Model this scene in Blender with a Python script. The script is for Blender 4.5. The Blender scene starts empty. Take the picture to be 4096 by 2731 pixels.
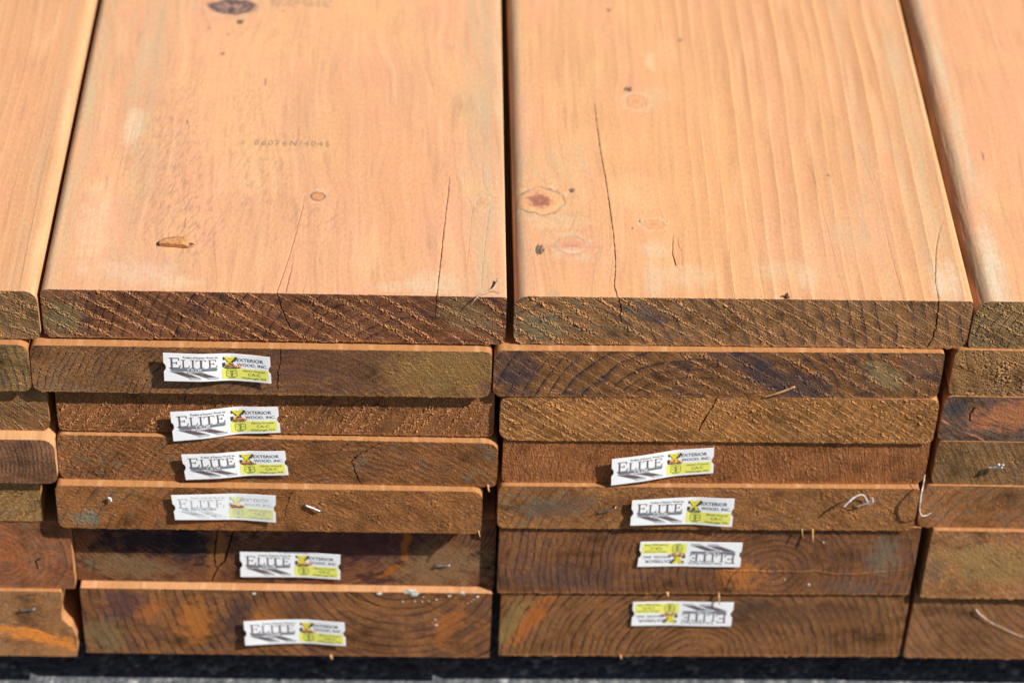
import bpy, math, random
import numpy as np
from mathutils import Vector, Matrix
random.seed(7)
S = 0.001                      # everything below is measured in millimetres
T, T2 = 38.1, 63.5             # thin and thick board
GROUND = -(5*T + 2*T2 + 44.0)  # the ground, 44 mm below the lowest board
scene = bpy.context.scene
C = scene.collection

# ------------------------------------------------------------------ camera
cam_d = bpy.data.cameras.new('camera'); cam = bpy.data.objects.new('camera', cam_d); C.objects.link(cam)
F = 10010.0/4096*36.0
cam_d.sensor_width = 36.0; cam_d.sensor_fit = 'HORIZONTAL'; cam_d.lens = F
cam_d.clip_start = 0.05; cam_d.clip_end = 400
Rm = Matrix(((0.9993166, -0.0169251, -0.03286136), (-0.01443136, 0.63981567, -0.7683929), (0.03403034, 0.76834202, 0.63913417)))
M4 = Rm.to_4x4(); M4.translation = Vector((95.715, -1205.369, 967.073-GROUND))*S
cam.matrix_world = M4
cam_d.dof.use_dof = True; cam_d.dof.focus_distance = 1.560; cam_d.dof.aperture_fstop = 5.0
scene.camera = cam

# ------------------------------------------------------------------ light
Ldir = Vector((-0.87, 0.40, -1.0)).normalized()
sun_d = bpy.data.lights.new('sun', 'SUN'); sun_d.energy = 4.9; sun_d.angle = math.radians(0.53); sun_d.color = (1.0, 0.95, 0.88)
sun = bpy.data.objects.new('sun', sun_d); C.objects.link(sun)
sun.rotation_mode = 'QUATERNION'; sun.rotation_quaternion = Ldir.to_track_quat('-Z', 'Y')
w = bpy.data.worlds.new('World'); scene.world = w; w.use_nodes = True
nt = w.node_tree; nt.nodes.clear()
sky = nt.nodes.new('ShaderNodeTexSky'); sky.sky_type = 'NISHITA'; sky.sun_disc = False
sky.sun_elevation = math.asin(-Ldir.z); sky.sun_rotation = math.atan2(-Ldir.x, -Ldir.y)
bg = nt.nodes.new('ShaderNodeBackground'); bg.inputs[1].default_value = 0.055
wo = nt.nodes.new('ShaderNodeOutputWorld'); nt.links.new(sky.outputs[0], bg.inputs[0]); nt.links.new(bg.outputs[0], wo.inputs[0])
vs = scene.view_settings; vs.view_transform = 'Standard'; vs.look = 'None'; vs.exposure = 0.55; vs.gamma = 1.0
try: vs.use_curve_mapping = False
except Exception: pass

# ------------------------------------------------------------------ numeric noise
def _h(ix, iy, seed):
    a = (ix.astype(np.int64)*374761393 + iy.astype(np.int64)*668265263 + seed*974634777) & 0xffffffff
    a = ((a ^ (a >> 13))*1274126177) & 0xffffffff
    a = ((a ^ (a >> 16))*2246822519) & 0xffffffff
    return ((a ^ (a >> 15)) & 0xffff)/65535.0*2*np.pi
def pn(x, y, seed=0):
    x = np.asarray(x, float); y = np.asarray(y, float); x, y = np.broadcast_arrays(x, y)
    ix = np.floor(x); iy = np.floor(y); fx = x-ix; fy = y-iy
    u = fx*fx*fx*(fx*(fx*6-15)+10); v = fy*fy*fy*(fy*(fy*6-15)+10)
    def g(a, b):
        t = _h(ix+a, iy+b, seed); return np.cos(t)*(fx-a)+np.sin(t)*(fy-b)
    return 1.5*((g(0,0)*(1-u)+g(1,0)*u)*(1-v)+(g(0,1)*(1-u)+g(1,1)*u)*v)
def fbm(x, y, seed=0, o=3):
    s = 0; a = 1.0
    for k in range(o): s = s+a*pn(x*2**k, y*2**k, seed+17*k); a *= 0.5
    return s
def ss(a, b, x):
    t = np.clip((x-a)/(b-a), 0, 1); return t*t*(3-2*t)
def mixc(c, col, m):
    return c*(1-m[..., None])+np.array(col)*m[..., None]
def polydist(X, Y, pts):
    d = np.full(X.shape, 1e9)
    for (x0, y0), (x1, y1) in zip(pts[:-1], pts[1:]):
        dx, dy = x1-x0, y1-y0; L = dx*dx+dy*dy+1e-9
        t = np.clip(((X-x0)*dx+(Y-y0)*dy)/L, 0, 1)
        d = np.minimum(d, np.hypot(X-x0-t*dx, Y-y0-t*dy))
    return d

# ------------------------------------------------------------------ mesh + object helpers
def mesh_np(name, co, quads, cols=None, smooth=False):
    me = bpy.data.meshes.new(name); nv, nf = len(co), len(quads)
    me.vertices.add(nv); me.vertices.foreach_set('co', (np.asarray(co, np.float32)).ravel())
    k = quads.shape[1]
    me.loops.add(nf*k); me.loops.foreach_set('vertex_index', quads.astype(np.int32).ravel())
    me.polygons.add(nf); me.polygons.foreach_set('loop_start', np.arange(0, nf*k, k, dtype=np.int32))
    me.polygons.foreach_set('use_smooth', np.full(nf, smooth))
    if cols is not None:
        at = me.color_attributes.new('Col', 'FLOAT_COLOR', 'POINT')
        c4 = np.ones((nv, 4), np.float32); c4[:, :3] = np.clip(cols, 0, 1); at.data.foreach_set('color', c4.ravel())
    me.update(calc_edges=True); return me
def W(co):
    co = np.array(co, float); co[:, 2] -= GROUND; return co*S
def link(name, me, mat, parent=None):
    o = bpy.data.objects.new(name, me); C.objects.link(o)
    if mat and not me.materials: me.materials.append(mat)
    if parent is not None:
        o.parent = parent; o.matrix_parent_inverse = parent.matrix_world.inverted()
    return o
def empty(name, loc, label, cat, group=None):
    o = bpy.data.objects.new(name, None); C.objects.link(o); o.empty_display_size = 0.02
    o.matrix_world = Matrix.Translation(Vector((loc[0], loc[1], loc[2]-GROUND))*S)
    o['label'] = label; o['category'] = cat
    if group: o['group'] = group
    return o
def poly_mesh(name, verts, faces, smooth=False):
    me = bpy.data.meshes.new(name); me.from_pydata([tuple(v) for v in W(verts)], [], faces)
    for p in me.polygons: p.use_smooth = smooth
    me.update(); return me
def tube(name, pts, rad, n=8, flat=1.0, jit=0.0):
    """a wire or stick along pts (mm)"""
    pts = [Vector(p) for p in pts]
    # resample smoothly
    out = []
    for i in range(len(pts)-1):
        p0 = pts[max(i-1, 0)]; p1 = pts[i]; p2 = pts[i+1]; p3 = pts[min(i+2, len(pts)-1)]
        for k in range(6):
            t = k/6; out.append(0.5*((2*p1)+(-p0+p2)*t+(2*p0-5*p1+4*p2-p3)*t*t+(-p0+3*p1-3*p2+p3)*t**3))
    out.append(pts[-1]); V = []; Fc = []
    for i, p in enumerate(out):
        t = (out[min(i+1, len(out)-1)]-out[max(i-1, 0)]).normalized()
        a = t.cross(Vector((0, 0.9, 0.43))).normalized(); b = t.cross(a)
        r = rad[int(i/len(out)*len(rad))] if isinstance(rad, (list, tuple)) else rad
        r *= 1+random.uniform(-jit, jit)
        for k in range(n):
            q = 2*math.pi*k/n; V.append(p+a*(math.cos(q)*r)+b*(math.sin(q)*r*flat))
    m = len(out)
    for i in range(m-1):
        for k in range(n):
            Fc.append((i*n+k, i*n+(k+1) % n, (i+1)*n+(k+1) % n, (i+1)*n+k))
    Fc.append(tuple(range(n))[::-1]); Fc.append(tuple((m-1)*n+k for k in range(n)))
    return poly_mesh(name, V, Fc, True)
def blob(name, centres, seed=0):
    """little lumps (x,y,z,rx,ry,rz) in one mesh"""
    V = []; Fc = []; rnd = random.Random(seed)
    for (x, y, z, rx, ry, rz) in centres:
        b = len(V); nu, nv = 10, 6
        for j in range(nv+1):
            th = math.pi*j/nv
            for i in range(nu):
                ph = 2*math.pi*i/nu; k = 1+rnd.uniform(-.28, .28)
                V.append((x+rx*k*math.sin(th)*math.cos(ph), y+ry*k*math.cos(th), z+rz*k*math.sin(th)*math.sin(ph)))
        for j in range(nv):
            for i in range(nu): Fc.append((b+j*nu+i, b+j*nu+(i+1) % nu, b+(j+1)*nu+(i+1) % nu, b+(j+1)*nu+i))
    return poly_mesh(name, V, Fc, True)

# ------------------------------------------------------------------ materials
def mat_new(name):
    m = bpy.data.materials.new(name); m.use_nodes = True; n = m.node_tree; b = n.nodes['Principled BSDF']; return m, n, b
def mat_wood(name, fine, streak, bump, rough, spec):
    m, n, b = mat_new(name); N = n.nodes; L = n.links
    at = N.new('ShaderNodeAttribute'); at.attribute_name = 'Col'
    tc = N.new('ShaderNodeTexCoord'); mp = N.new('ShaderNodeMapping'); mp.inputs['Scale'].default_value = streak
    geo = N.new('ShaderNodeNewGeometry')
    L.new(geo.outputs['Position'], mp.inputs[0])
    n1 = N.new('ShaderNodeTexNoise'); n1.inputs['Scale'].default_value = fine; n1.inputs['Detail'].default_value = 4; n1.inputs['Roughness'].default_value = .65
    L.new(mp.outputs[0], n1.inputs['Vector'])
    mr = N.new('ShaderNodeMapRange'); mr.inputs['From Min'].default_value = .25; mr.inputs['From Max'].default_value = .75
    mr.inputs['To Min'].default_value = .84; mr.inputs['To Max'].default_value = 1.14
    L.new(n1.outputs['Fac'], mr.inputs['Value'])
    mx = N.new('ShaderNodeVectorMath'); mx.operation = 'SCALE'; L.new(at.outputs['Color'], mx.inputs[0]); L.new(mr.outputs[0], mx.inputs['Scale'])
    L.new(mx.outputs[0], b.inputs['Base Color'])
    bp = N.new('ShaderNodeBump'); bp.inputs['Strength'].default_value = bump; bp.inputs['Distance'].default_value = .0004
    L.new(n1.outputs['Fac'], bp.inputs['Height']); L.new(bp.outputs[0], b.inputs['Normal'])
    b.inputs['Roughness'].default_value = rough; b.inputs['Specular IOR Level'].default_value = spec
    if name == 'cut_end_wood': bp.inputs['Distance'].default_value = .0007; mr.inputs['To Min'].default_value = .72; mr.inputs['To Max'].default_value = 1.26
    return m
M_face = mat_wood('cut_end_wood', 760, (1, 1, 1), 1.0, .88, .18)
M_body = mat_wood('planed_wood', 620, (1, .45, 1), .35, .62, .28)
def mat_plain(name, col, rough=.5, metal=0, spec=.5, var=0.12, scale=300, trans=0):
    m, n, b = mat_new(name); N = n.nodes; L = n.links
    geo = N.new('ShaderNodeNewGeometry'); n1 = N.new('ShaderNodeTexNoise'); n1.inputs['Scale'].default_value = scale; n1.inputs['Detail'].default_value = 3
    L.new(geo.outputs['Position'], n1.inputs['Vector'])
    cr = N.new('ShaderNodeValToRGB'); cr.color_ramp.elements[0].position = .3; cr.color_ramp.elements[1].position = .7
    cr.color_ramp.elements[0].color = tuple(c*(1-var) for c in col)+(1,); cr.color_ramp.elements[1].color = tuple(min(1, c*(1+var)) for c in col)+(1,)
    L.new(n1.outputs['Fac'], cr.inputs[0]); L.new(cr.outputs[0], b.inputs['Base Color'])
    b.inputs['Roughness'].default_value = rough; b.inputs['Metallic'].default_value = metal; b.inputs['Specular IOR Level'].default_value = spec
    return m
M_tag = mat_plain('tag_plastic', (.90, .90, .90), .38, 0, .5, .02, 120)
M_ink = mat_plain('print_black', (.05, .055, .07), .45, 0, .4, .2)
M_slate = mat_plain('print_slate', (.17, .19, .22), .45, 0, .4, .1)
M_brownink = mat_plain('print_brown', (.15, .095, .09), .45, 0, .4, .2)
M_greyink = mat_plain('print_grey', (.55, .56, .58), .45, 0, .4, .1)
M_yellow = mat_plain('print_yellow', (.84, .81, .15), .42, 0, .4, .05)
M_xyellow = mat_plain('print_bright_yellow', (.80, .66, .02), .42, 0, .4, .05)
M_green = mat_plain('print_olive', (.13, .16, .03), .45, 0, .4, .1)
M_fade = mat_plain('print_faded', (.50, .52, .54), .5, 0, .4, .45, 900)
M_fadey = mat_plain('print_faded_yellow', (.78, .78, .32), .5, 0, .4, .12, 700)
M_steel = mat_plain('staple_steel', (.42, .42, .42), .45, 1, .5, .15)
M_white = mat_plain('white_plastic', (.60, .59, .57), .45, 0, .5, .05)
M_orange = mat_plain('orange_fibre', (.55, .17, .03), .75, 0, .3, .4, 1500)
M_sliver = mat_plain('raw_splinter', (.52, .27, .11), .75, 0, .3, .3, 900)
M_dark = mat_plain('bark_brown', (.10, .055, .03), .85, 0, .2, .4, 900)
M_stamp = mat_plain('stamp_ink', (.27, .20, .14), .7, 0, .2, .25, 1200)
M_drop = mat_plain('spatter_white', (.50, .50, .44), .7, 0, .3, .25, 900)
def mat_asphalt():
    m, n, b = mat_new('asphalt'); N = n.nodes; L = n.links
    geo = N.new('ShaderNodeNewGeometry')
    v = N.new('ShaderNodeTexVoronoi'); v.inputs['Scale'].default_value = 210; L.new(geo.outputs['Position'], v.inputs['Vector'])
    sep = N.new('ShaderNodeSeparateColor'); L.new(v.outputs['Color'], sep.inputs[0])
    cr = N.new('ShaderNodeValToRGB'); e = cr.color_ramp.elements
    e[0].position = 0; e[0].color = (.055, .060, .070, 1); e[1].position = 1; e[1].color = (.30, .30, .30, 1)
    k = e.new(.62); k.color = (.095, .10, .115, 1); k = e.new(.90); k.color = (.14, .145, .155, 1)
    L.new(sep.outputs[0], cr.inputs[0])
    n1 = N.new('ShaderNodeTexNoise'); n1.inputs['Scale'].default_value = 55; n1.inputs['Detail'].default_value = 5; L.new(geo.outputs['Position'], n1.inputs['Vector'])
    mr = N.new('ShaderNodeMapRange'); mr.inputs['From Min'].default_value = .3; mr.inputs['From Max'].default_value = .7; mr.inputs['To Min'].default_value = .75; mr.inputs['To Max'].default_value = 1.3
    L.new(n1.outputs['Fac'], mr.inputs['Value'])
    mx = N.new('ShaderNodeVectorMath'); mx.operation = 'SCALE'; L.new(cr.outputs[0], mx.inputs[0]); L.new(mr.outputs[0], mx.inputs['Scale']); L.new(mx.outputs[0], b.inputs['Base Color'])
    ad = N.new('ShaderNodeMath'); ad.operation = 'SUBTRACT'; L.new(n1.outputs['Fac'], ad.inputs[0]); L.new(v.outputs['Distance'], ad.inputs[1])
    bp = N.new('ShaderNodeBump'); bp.inputs['Strength'].default_value = .8; bp.inputs['Distance'].default_value = .002; L.new(ad.outputs[0], bp.inputs['Height']); L.new(bp.outputs[0], b.inputs['Normal'])
    b.inputs['Roughness'].default_value = .85
    return m
# ground: one sheet
me = bpy.data.meshes.new('ground'); me.from_pydata([(-60, -60, 0), (60, -60, 0), (60, 60, 0), (-60, 60, 0)], [], [(0, 1, 2, 3)])
g = link('ground', me, mat_asphalt()); g['kind'] = 'structure'

# ------------------------------------------------------------------ boards
def zrow(r):       # top and bottom of row r (1..7)
    z = 0
    for k in range(1, 8):
        h = T if k <= 5 else T2
        if k == r: return z-.25, z-h
        z -= h
# palette (albedo)
def face_field(b, X, Z, seed):
    """height (mm, + = out of the face) and colour of a cut end. X,Z world mm."""
    g = b.get
    cl = np.zeros(X.shape+(3,))+np.array(b['base'])
    lowA = fbm(X/38, Z/26, seed+1, 3); lowB = fbm(X/14, Z/11, seed+2, 3)
    wx = 1.6*pn(X/22, Z/22, seed+3)+.35*pn(X/4, Z/4, seed+4); wz = 1.6*pn(X/22, Z/22, seed+5)+.35*pn(X/4, Z/4, seed+6)
    px, pz = b['pith']; dX = X+wx-px; dZ = Z+wz-pz
    r = np.hypot(dX, dZ*g('oval', 1.0))
    sp = g('rs', 6.0); ph = r/sp+.55*pn(r/(sp*3.1), r*0, seed+7); fr = ph-np.floor(ph)
    late = ss(.45, .97, fr)*(1-ss(.975, 1.0, fr)); line = np.exp(-((fr-.96)/(.05+.12/sp))**2)
    ringvis = np.clip(.75+.9*pn(X/25, Z/12, seed+8), 0, 1.2)
    # blotches and streaky tone
    cl = cl*(1+.34*lowA+.28*lowB+.16*pn(X/2.4, Z/1.9, seed+56))[..., None]
    rt = pn(np.floor(ph)*2.7, X/26, seed+26)      # each growth ring takes up the stain differently
    cl = mixc(cl, b.get('dark', (.035, .022, .018)), np.clip(g('blotch', .5)*ss(-.05, .8, lowB+.5*lowA+.45*rt), 0, .85))
    cl = mixc(cl, b.get('dark', (.035, .022, .018)), np.clip(g('rc', .5)*(.72*late**1.5+1.0*line)*ringvis, 0, .92))
    h = g('rr', -.16)*line*g('rc', .5)*ringvis + .10*late
    # saw marks torn across the face
    a = math.radians(g('ta', 36.0)); s = X*math.cos(a)-Z*math.sin(a); t = X*math.sin(a)+Z*math.cos(a)
    t = t+g('bow', 0.0)*(s-g('bows', 0.0))**2/100.0
    n1 = pn(s/1.5, t/.75, seed+9); n2 = pn(X/.8, Z/.8, seed+10); n3 = pn(s/5, t/2.2, seed+11)
    rough = .45*pn(s/1.9, t/.62, seed+9)+.25*n2+.25*pn(s/3.6, t/1.2, seed+12)+.50*pn(X/.66, Z/.62, seed+23)
    if g('torn', 1.0) > 0:
        bs = g('bs', 9.0); bw = g('bw', 1.5)
        p2 = t/bs+.24*pn(X/40, Z/40, seed+13)+.08*pn(X/9, Z/9, seed+14)+.05*n3+.25*pn(np.round(t/bs)*1.7, t*0, seed+29); f2 = p2-np.round(p2)
        pres = np.clip(.68+1.0*pn(s/30, np.round(p2)*3.3, seed+15)+.7*pn(s/6, t/2.4, seed+16), .03, 1)
        tv = g('tornx', None)
        if tv is not None: pres = pres*np.interp(X, [q[0] for q in tv], [q[1] for q in tv])
        bwv = bw*np.clip(1+.9*pn(s/13, t/9, seed+33), .4, 1.9)
        band = np.exp(-(f2*bs/bwv)**2)*pres*g('torn', 1.0)
        p3 = t/(bs*.37)+.5*pn(X/21, Z/21, seed+34); f3 = p3-np.round(p3)      # lighter strokes between
        band = np.maximum(band, .45*np.exp(-(f3*bs*.37/.55)**2)*np.clip(.1+1.2*pn(s/11, t/5, seed+35), 0, 1)*g('torn', 1.0))
        st_ = p2-np.floor(p2); bt = min(g('torn', 1), 1)
        h = h+.30*bt*(st_*(1-ss(.90, 1.0, st_))-.5)      # each saw stroke is a shallow step, torn where it ends
        h = h-.75*bt*pres*np.exp(-((f2*bs+bw*1.15)/.42)**2)*np.clip(.5+1.2*pn(s/4, t/2, seed+17), 0, 1.3)
    else:
        band = np.zeros(X.shape)
    fz = g('fuzz', .3)*np.clip(.7+.9*pn(X/12, Z/9, seed+18)+.4*pn(X/3, Z/3, seed+19), .15, 1.5)
    if g('ringfuzz', 0): fz = fz*(1-g('ringfuzz', 0)*(1-np.cos(2*np.pi*fr))*.5)
    fx = g('fuzzx', None)
    if fx is not None: fz = fz*np.interp(X, [q[0] for q in fx], [q[1] for q in fx])
    amp = band*1.15+fz*.42
    coarse = pn(X/2.6, Z/2.0, seed+24)+.7*pn(X/1.25, Z/1.1, seed+49)
    h = h+band*.10+band*1.25*(rough*1.45-.10)+fz*(.42*rough+.62*coarse*np.clip(.6+pn(X/11, Z/8, seed+52), .15, 1.4))+.03*n2+.14*pn(X/9, Z/9, seed+21)
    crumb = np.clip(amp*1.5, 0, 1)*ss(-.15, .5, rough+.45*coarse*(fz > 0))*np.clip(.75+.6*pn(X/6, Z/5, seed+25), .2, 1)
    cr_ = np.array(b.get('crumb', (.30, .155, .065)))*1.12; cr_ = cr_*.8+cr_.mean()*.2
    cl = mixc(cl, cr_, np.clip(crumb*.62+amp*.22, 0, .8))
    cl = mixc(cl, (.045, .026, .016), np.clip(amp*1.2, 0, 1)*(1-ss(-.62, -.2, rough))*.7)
    # fine saw lines
    fa = math.radians(g('fa', g('ta', 36.0))); tf = X*math.sin(fa)+Z*math.cos(fa); sf = X*math.cos(fa)-Z*math.sin(fa)
    lines = pn(sf/14, tf/.75, seed+22)
    h = h+.06*lines*g('fl', 1.0); cl = cl*(1+.16*lines*g('fl', 1.0))[..., None]
    tz_ = (sf, tf)
    # long stains  (x, z, rx, rz, angle, colour, amount)
    for (sx, sz, rx, rz, an, col, am) in b.get('stain', []):
        q = math.radians(an); u = (X-sx)*math.cos(q)-(Z-sz)*math.sin(q); v = (X-sx)*math.sin(q)+(Z-sz)*math.cos(q)
        d = np.hypot(u/rx, v/rz)+.45*pn(X/9, Z/7, seed+30)+.25*pn(X/2.5, Z/2.5, seed+31)+.3*pn(tz_[0]/12, tz_[1]/1.6, seed+32)
        cl = mixc(cl, col, am*(1-ss(.45, 1.25, d)))
    # bluish green preservative flecks between the marks
    if g('teal', 0) > 0:
        tm = ss(.25, .8, pn(s/9, t/3.5, seed+40)+.5*pn(X/30, Z/30, seed+41))*g('teal', 0)*(1-np.clip(amp, 0, 1))
        tx = g('tealx', None)
        if tx is not None: tm = tm*np.interp(X, [q[0] for q in tx], [q[1] for q in tx])
        cl = mixc(cl, (.125, .14, .11), np.clip(tm*.7, 0, .6))
    zlo = Z-Z[:, :1]; cl = mixc(cl, b.get('crumb', (.30, .155, .065)), np.clip((1-ss(.3, 2.2, zlo))*ss(-.2, .5, pn(X/1.1, Z/.9, seed+45))*b.get('rag', .6)*.8, 0, .8))
    for (pts, wd) in b.get('cracks', []):
        wd = wd*.60
        d = polydist(X+.7*pn(X/3, Z/3, seed+50), Z, pts); m = 1-ss(wd*.35, wd, d)
        h = h-2.6*m; cl = mixc(cl, (.02, .01, .008), m*.9)
    for (pts, wd, hh, col) in b.get('ridges', []):
        d = polydist(X, Z+1.8*pn(X/16, Z*0, seed+51)+.5*pn(X/3, Z/9, seed+57), pts); m = 1-ss(wd*.3, wd, d)
        h = h+hh*m; cl = mixc(cl, col, m*.75*np.clip(.6+.9*pn(X/8, Z/9, seed+58), 0, 1))
    m0 = cl.reshape(-1, 3).mean(0); cl = np.maximum(m0+(cl-m0)*1.32, .012)*1.12
    lum = cl.mean(-1, keepdims=True); cl = np.maximum(lum+(cl-lum)*1.22, .006)*np.array([1.16, .965, .86])
    return h, cl

def top_field(b, X, Y, seed):
    """colour and relief of the planed face (world x, distance behind the cut end)"""
    base = np.array(b.get('top', (.37, .165, .058)))
    cl = np.zeros(X.shape+(3,))+base
    g = b.get
    XO = X
    for (kx, ky, rx, ry, kind) in b.get('knots', []):      # the grain flows round a knot
        if kind in ('fleck', 'dark'): continue
        e = np.exp(-(((X-kx)/(rx*2.2))**2+((Y-ky)/(ry*3.0))**2)); X = X-(X-kx)*e*.55
    wob = g('wob', 1.0)
    u = X+wob*(6*pn(X/90, Y/170, seed+1)+2.2*pn(X/30, Y/70, seed+2)+.5*pn(X/9, Y/30, seed+3))+g('lean', 0)*Y
    # broad warm patches
    p1 = fbm(u/34, Y/150, seed+4, 3); p2 = fbm(u/11, Y/120, seed+5, 3); p3 = fbm(X/45, Y/60, seed+6, 3)
    cl = cl*(1+.05*p1+.05*p2)[..., None]
    cl = mixc(cl, g('pink', (.55, .26, .15) if b['row'] == 1 else (.36, .15, .062)), np.clip(.5*ss(-.1, .7, p1), 0, 1))
    cl = mixc(cl, g('gold', (.58, .33, .145) if b['row'] == 1 else (.40, .19, .062)), np.clip(.45*ss(.0, .7, p3), 0, 1))
    # growth rings
    rs = g('trs', 11.0); ph = u/rs+.5*pn(u/30, u*0, seed+7); fr = ph-np.floor(ph); st = g('trc', .3)
    tx = g('trx', None)
    if tx is not None: st = st*np.interp(X, [q[0] for q in tx], [q[1] for q in tx])
    vis = np.clip(.65+.7*pn(u/17, Y/160, seed+8), 0, 1)*st
    cl = mixc(cl, (.47, .225, .105), np.clip(ss(.15, .97, fr)*(1-ss(.97, 1, fr))*vis, 0, 1)); cl = mixc(cl, (.64, .37, .165), np.clip(np.exp(-((fr-.04)*rs/.9)**2)*vis*.8, 0, 1))
    ln = np.exp(-((fr-.95)*rs/.45)**2)*np.clip(.3+pn(u/9, Y/70, seed+9), 0, 1)*g('tline', .3)*(1-ss(60, 330, Y)*.5)
    cl = mixc(cl, (.25, .18, .11), np.clip(ln, 0, 1))
    fine = pn(u/1.6, Y/45, seed+10); cl = cl*(1+.045*fine)[..., None]
    X = XO
    sc = ss(.45, 1.0, fbm(u/6, Y/38, seed+11, 3)+.35*p3)*g('scuff', .4)
    for (zx, zy, zrx, zry, za) in b.get('scuffs', []):
        zm = np.exp(-(((X-zx)/zrx)**2+((Y-zy)/zry)**2)); ud = X-.32*Y
        sc = sc+1.5*za*zm*ss(.12, .7, fbm(ud/2.4, Y/9, seed+27, 3)+.12)
    cl = mixc(cl, (.37, .205, .125), np.clip(sc*.8, 0, .62)); sk = pn(u/3.2, Y/55, seed+54); cl = cl*(1-.10*g('streak', 1)*ss(.15, .7, sk))[..., None]; cl = mixc(cl, (.62, .37, .20), .35*g('streak', 1)*ss(.2, .7, pn(u/7, Y/80, seed+55)))
    hz = .10*pn(X/40, Y/120, seed+12)-.30*sc*np.abs(pn(X/1.6, Y/3, seed+13))+.02*fine+.02*pn(X/1.1, Y/2.2, seed+53)
    # greyish green and pale edges, plus dark bands painting gap shade on the sides
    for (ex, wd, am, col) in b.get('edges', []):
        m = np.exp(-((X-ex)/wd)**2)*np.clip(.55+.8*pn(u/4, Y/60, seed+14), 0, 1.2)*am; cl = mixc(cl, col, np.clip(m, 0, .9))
    for (pts, wd, am, col) in b.get('veins', []):
        d = polydist(X+1.2*pn(X/9, Y/35, seed+59), Y, pts); cl = mixc(cl, col, np.exp(-(d/wd)**2)*am*np.clip(.7+.7*pn(X/6, Y/30, seed+60), 0, 1))
    for (sx, sy, rx, ry, an, col, am) in b.get('patch', []):
        q = math.radians(an); uu = (X-sx)*math.cos(q)-(Y-sy)*math.sin(q); v = (X-sx)*math.sin(q)+(Y-sy)*math.cos(q)
        d = np.hypot(uu/rx, v/ry)+.30*pn(X/10, Y/14, seed+15)+.1*pn(X/2.5, Y/4, seed+16)
        cl = mixc(cl, col, np.clip(am*(1-ss(.35, 1.2, d))*(.72+.55*pn(X/1.3, Y/25, seed+47)+.35*pn(X/22, Y/1.6, seed+48)), 0, .9))
    for (kx, ky, rx, ry, kind) in b.get('knots', []):
        d = np.hypot((X-kx)/rx, (Y-ky)/ry)*(1+.16*pn(X/8, Y/9, seed+17)+.05*pn(X/2.2, Y/3, seed+28)); nz = pn(X/1.2, Y/1.8, seed+18)
        if kind in ('eye', 'red', 'pale', 'ring', 'big'):
            e = np.exp(-((d-1.0)/.9)**2)*(d > .9); q = .5+.5*np.sin(d*9+2*pn(X/6, Y/9, seed+36))
            cl = mixc(cl, (.40, .235, .135), np.clip(e*q**3*np.clip(.4+pn(X/7, Y/9, seed+37), 0, 1)*.6, 0, .5))
            cl = mixc(cl, (.52, .38, .24), np.clip(e*.5*ss(-.1, .6, pn(X/9, Y/6, seed+38)), 0, .5)); hz = hz+.12*e*pn(X/2.5, Y/2, seed+39)
        if kind == 'ring':            # small tight knot, dark rim
            cl = mixc(cl, (.50, .22, .08), 1-ss(.8, .95, d)); m = np.exp(-((d-.95)/.13)**2); cl = mixc(cl, (.10, .075, .07), m*.9); hz = hz-.25*m
        elif kind == 'big':           # dead black knot
            cl = mixc(cl, (.30, .17, .12), 1-ss(.85, 1.0, d)); cl = mixc(cl, (.08, .055, .05), (1-ss(.9, 1.05, d))*ss(-.25, .25, nz+pn(X/4, Y/5, seed+19)))
            m = np.exp(-((d-.95)/.16)**2); cl = mixc(cl, (.08, .06, .06), m*.9); hz = hz-.6*(1-ss(.8, 1.0, d))*np.abs(nz)
        elif kind == 'eye':           # large red eyed knot
            cl = mixc(cl, (.60, .33, .15), .5*(1-ss(.8, 1.2, d)))
            m = np.exp(-((d-1.0)/.06)**2)*np.clip(.75+1.0*pn(X/9, Y/9, seed+20), .3, 1); cl = mixc(cl, (.17, .125, .10), m*.85)
            m = np.exp(-((d-.86)/.03)**2)*np.clip(.3+1.2*pn(X/9, Y/7, seed+21), 0, 1); cl = mixc(cl, (.28, .20, .15), m*.5)
            dk = d*(1+.3*pn(X/3, Y/4, seed+42)); cl = mixc(cl, (.46, .18, .09), (1-ss(.35, .85, dk))*.7); cl = mixc(cl, (.24, .085, .06), (1-ss(.24, .50, dk))*.85); m = np.exp(-((dk-.40)/.05)**2); cl = mixc(cl, (.17, .075, .065), m*.6); cl = mixc(cl, (.40, .18, .10), (1-ss(.05, .2, dk))*.5); hz = hz+.35*(1-ss(.6, 1.1, d))
        elif kind == 'red':           # red knot with a soft grey rim
            cl = mixc(cl, (.50, .23, .135), (1-ss(.45, .98, d))*.75); m = np.exp(-((d-.98)/.09)**2)*np.clip(.6+pn(X/4, Y/5, seed+22), .2, 1); cl = mixc(cl, (.30, .24, .19), m*.7)
            m = np.exp(-((Y-ky+.5-1.2*pn(X/2.5, Y*0, seed+43))/.5)**2)*(1-ss(.2, .55, d))*np.clip(.5+pn(X/1.5, Y*0, seed+44), 0, 1); cl = mixc(cl, (.08, .04, .03), m*.9); cl = mixc(cl, (.56, .46, .36), ss(.15, .8, -(Y-ky)/ry)*(1-ss(.7, .95, d))*.6)
        elif kind == 'pale':          # faint pin knot
            m = np.exp(-((d-1.0)/.14)**2); cl = mixc(cl, (.42, .24, .14), m*.6); cl = mixc(cl, (.52, .20, .09), (1-ss(.2, .6, d))*.6); m = np.exp(-((d-1.5)/.2)**2); cl = mixc(cl, (.62, .38, .2), m*.4)
        elif kind == 'dark':          # open dark hole
            m = 1-ss(.7, 1.0, d+.35*pn(X/1.6, Y/2.2, seed+46)); cl = mixc(cl, (.09, .065, .055), m*.95); cl = mixc(cl, (.30, .19, .12), m*ss(.1, .5, nz)*.8); hz = hz-.8*m*(1-ss(.2, .6, nz))
        elif kind == 'fleck':
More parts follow.
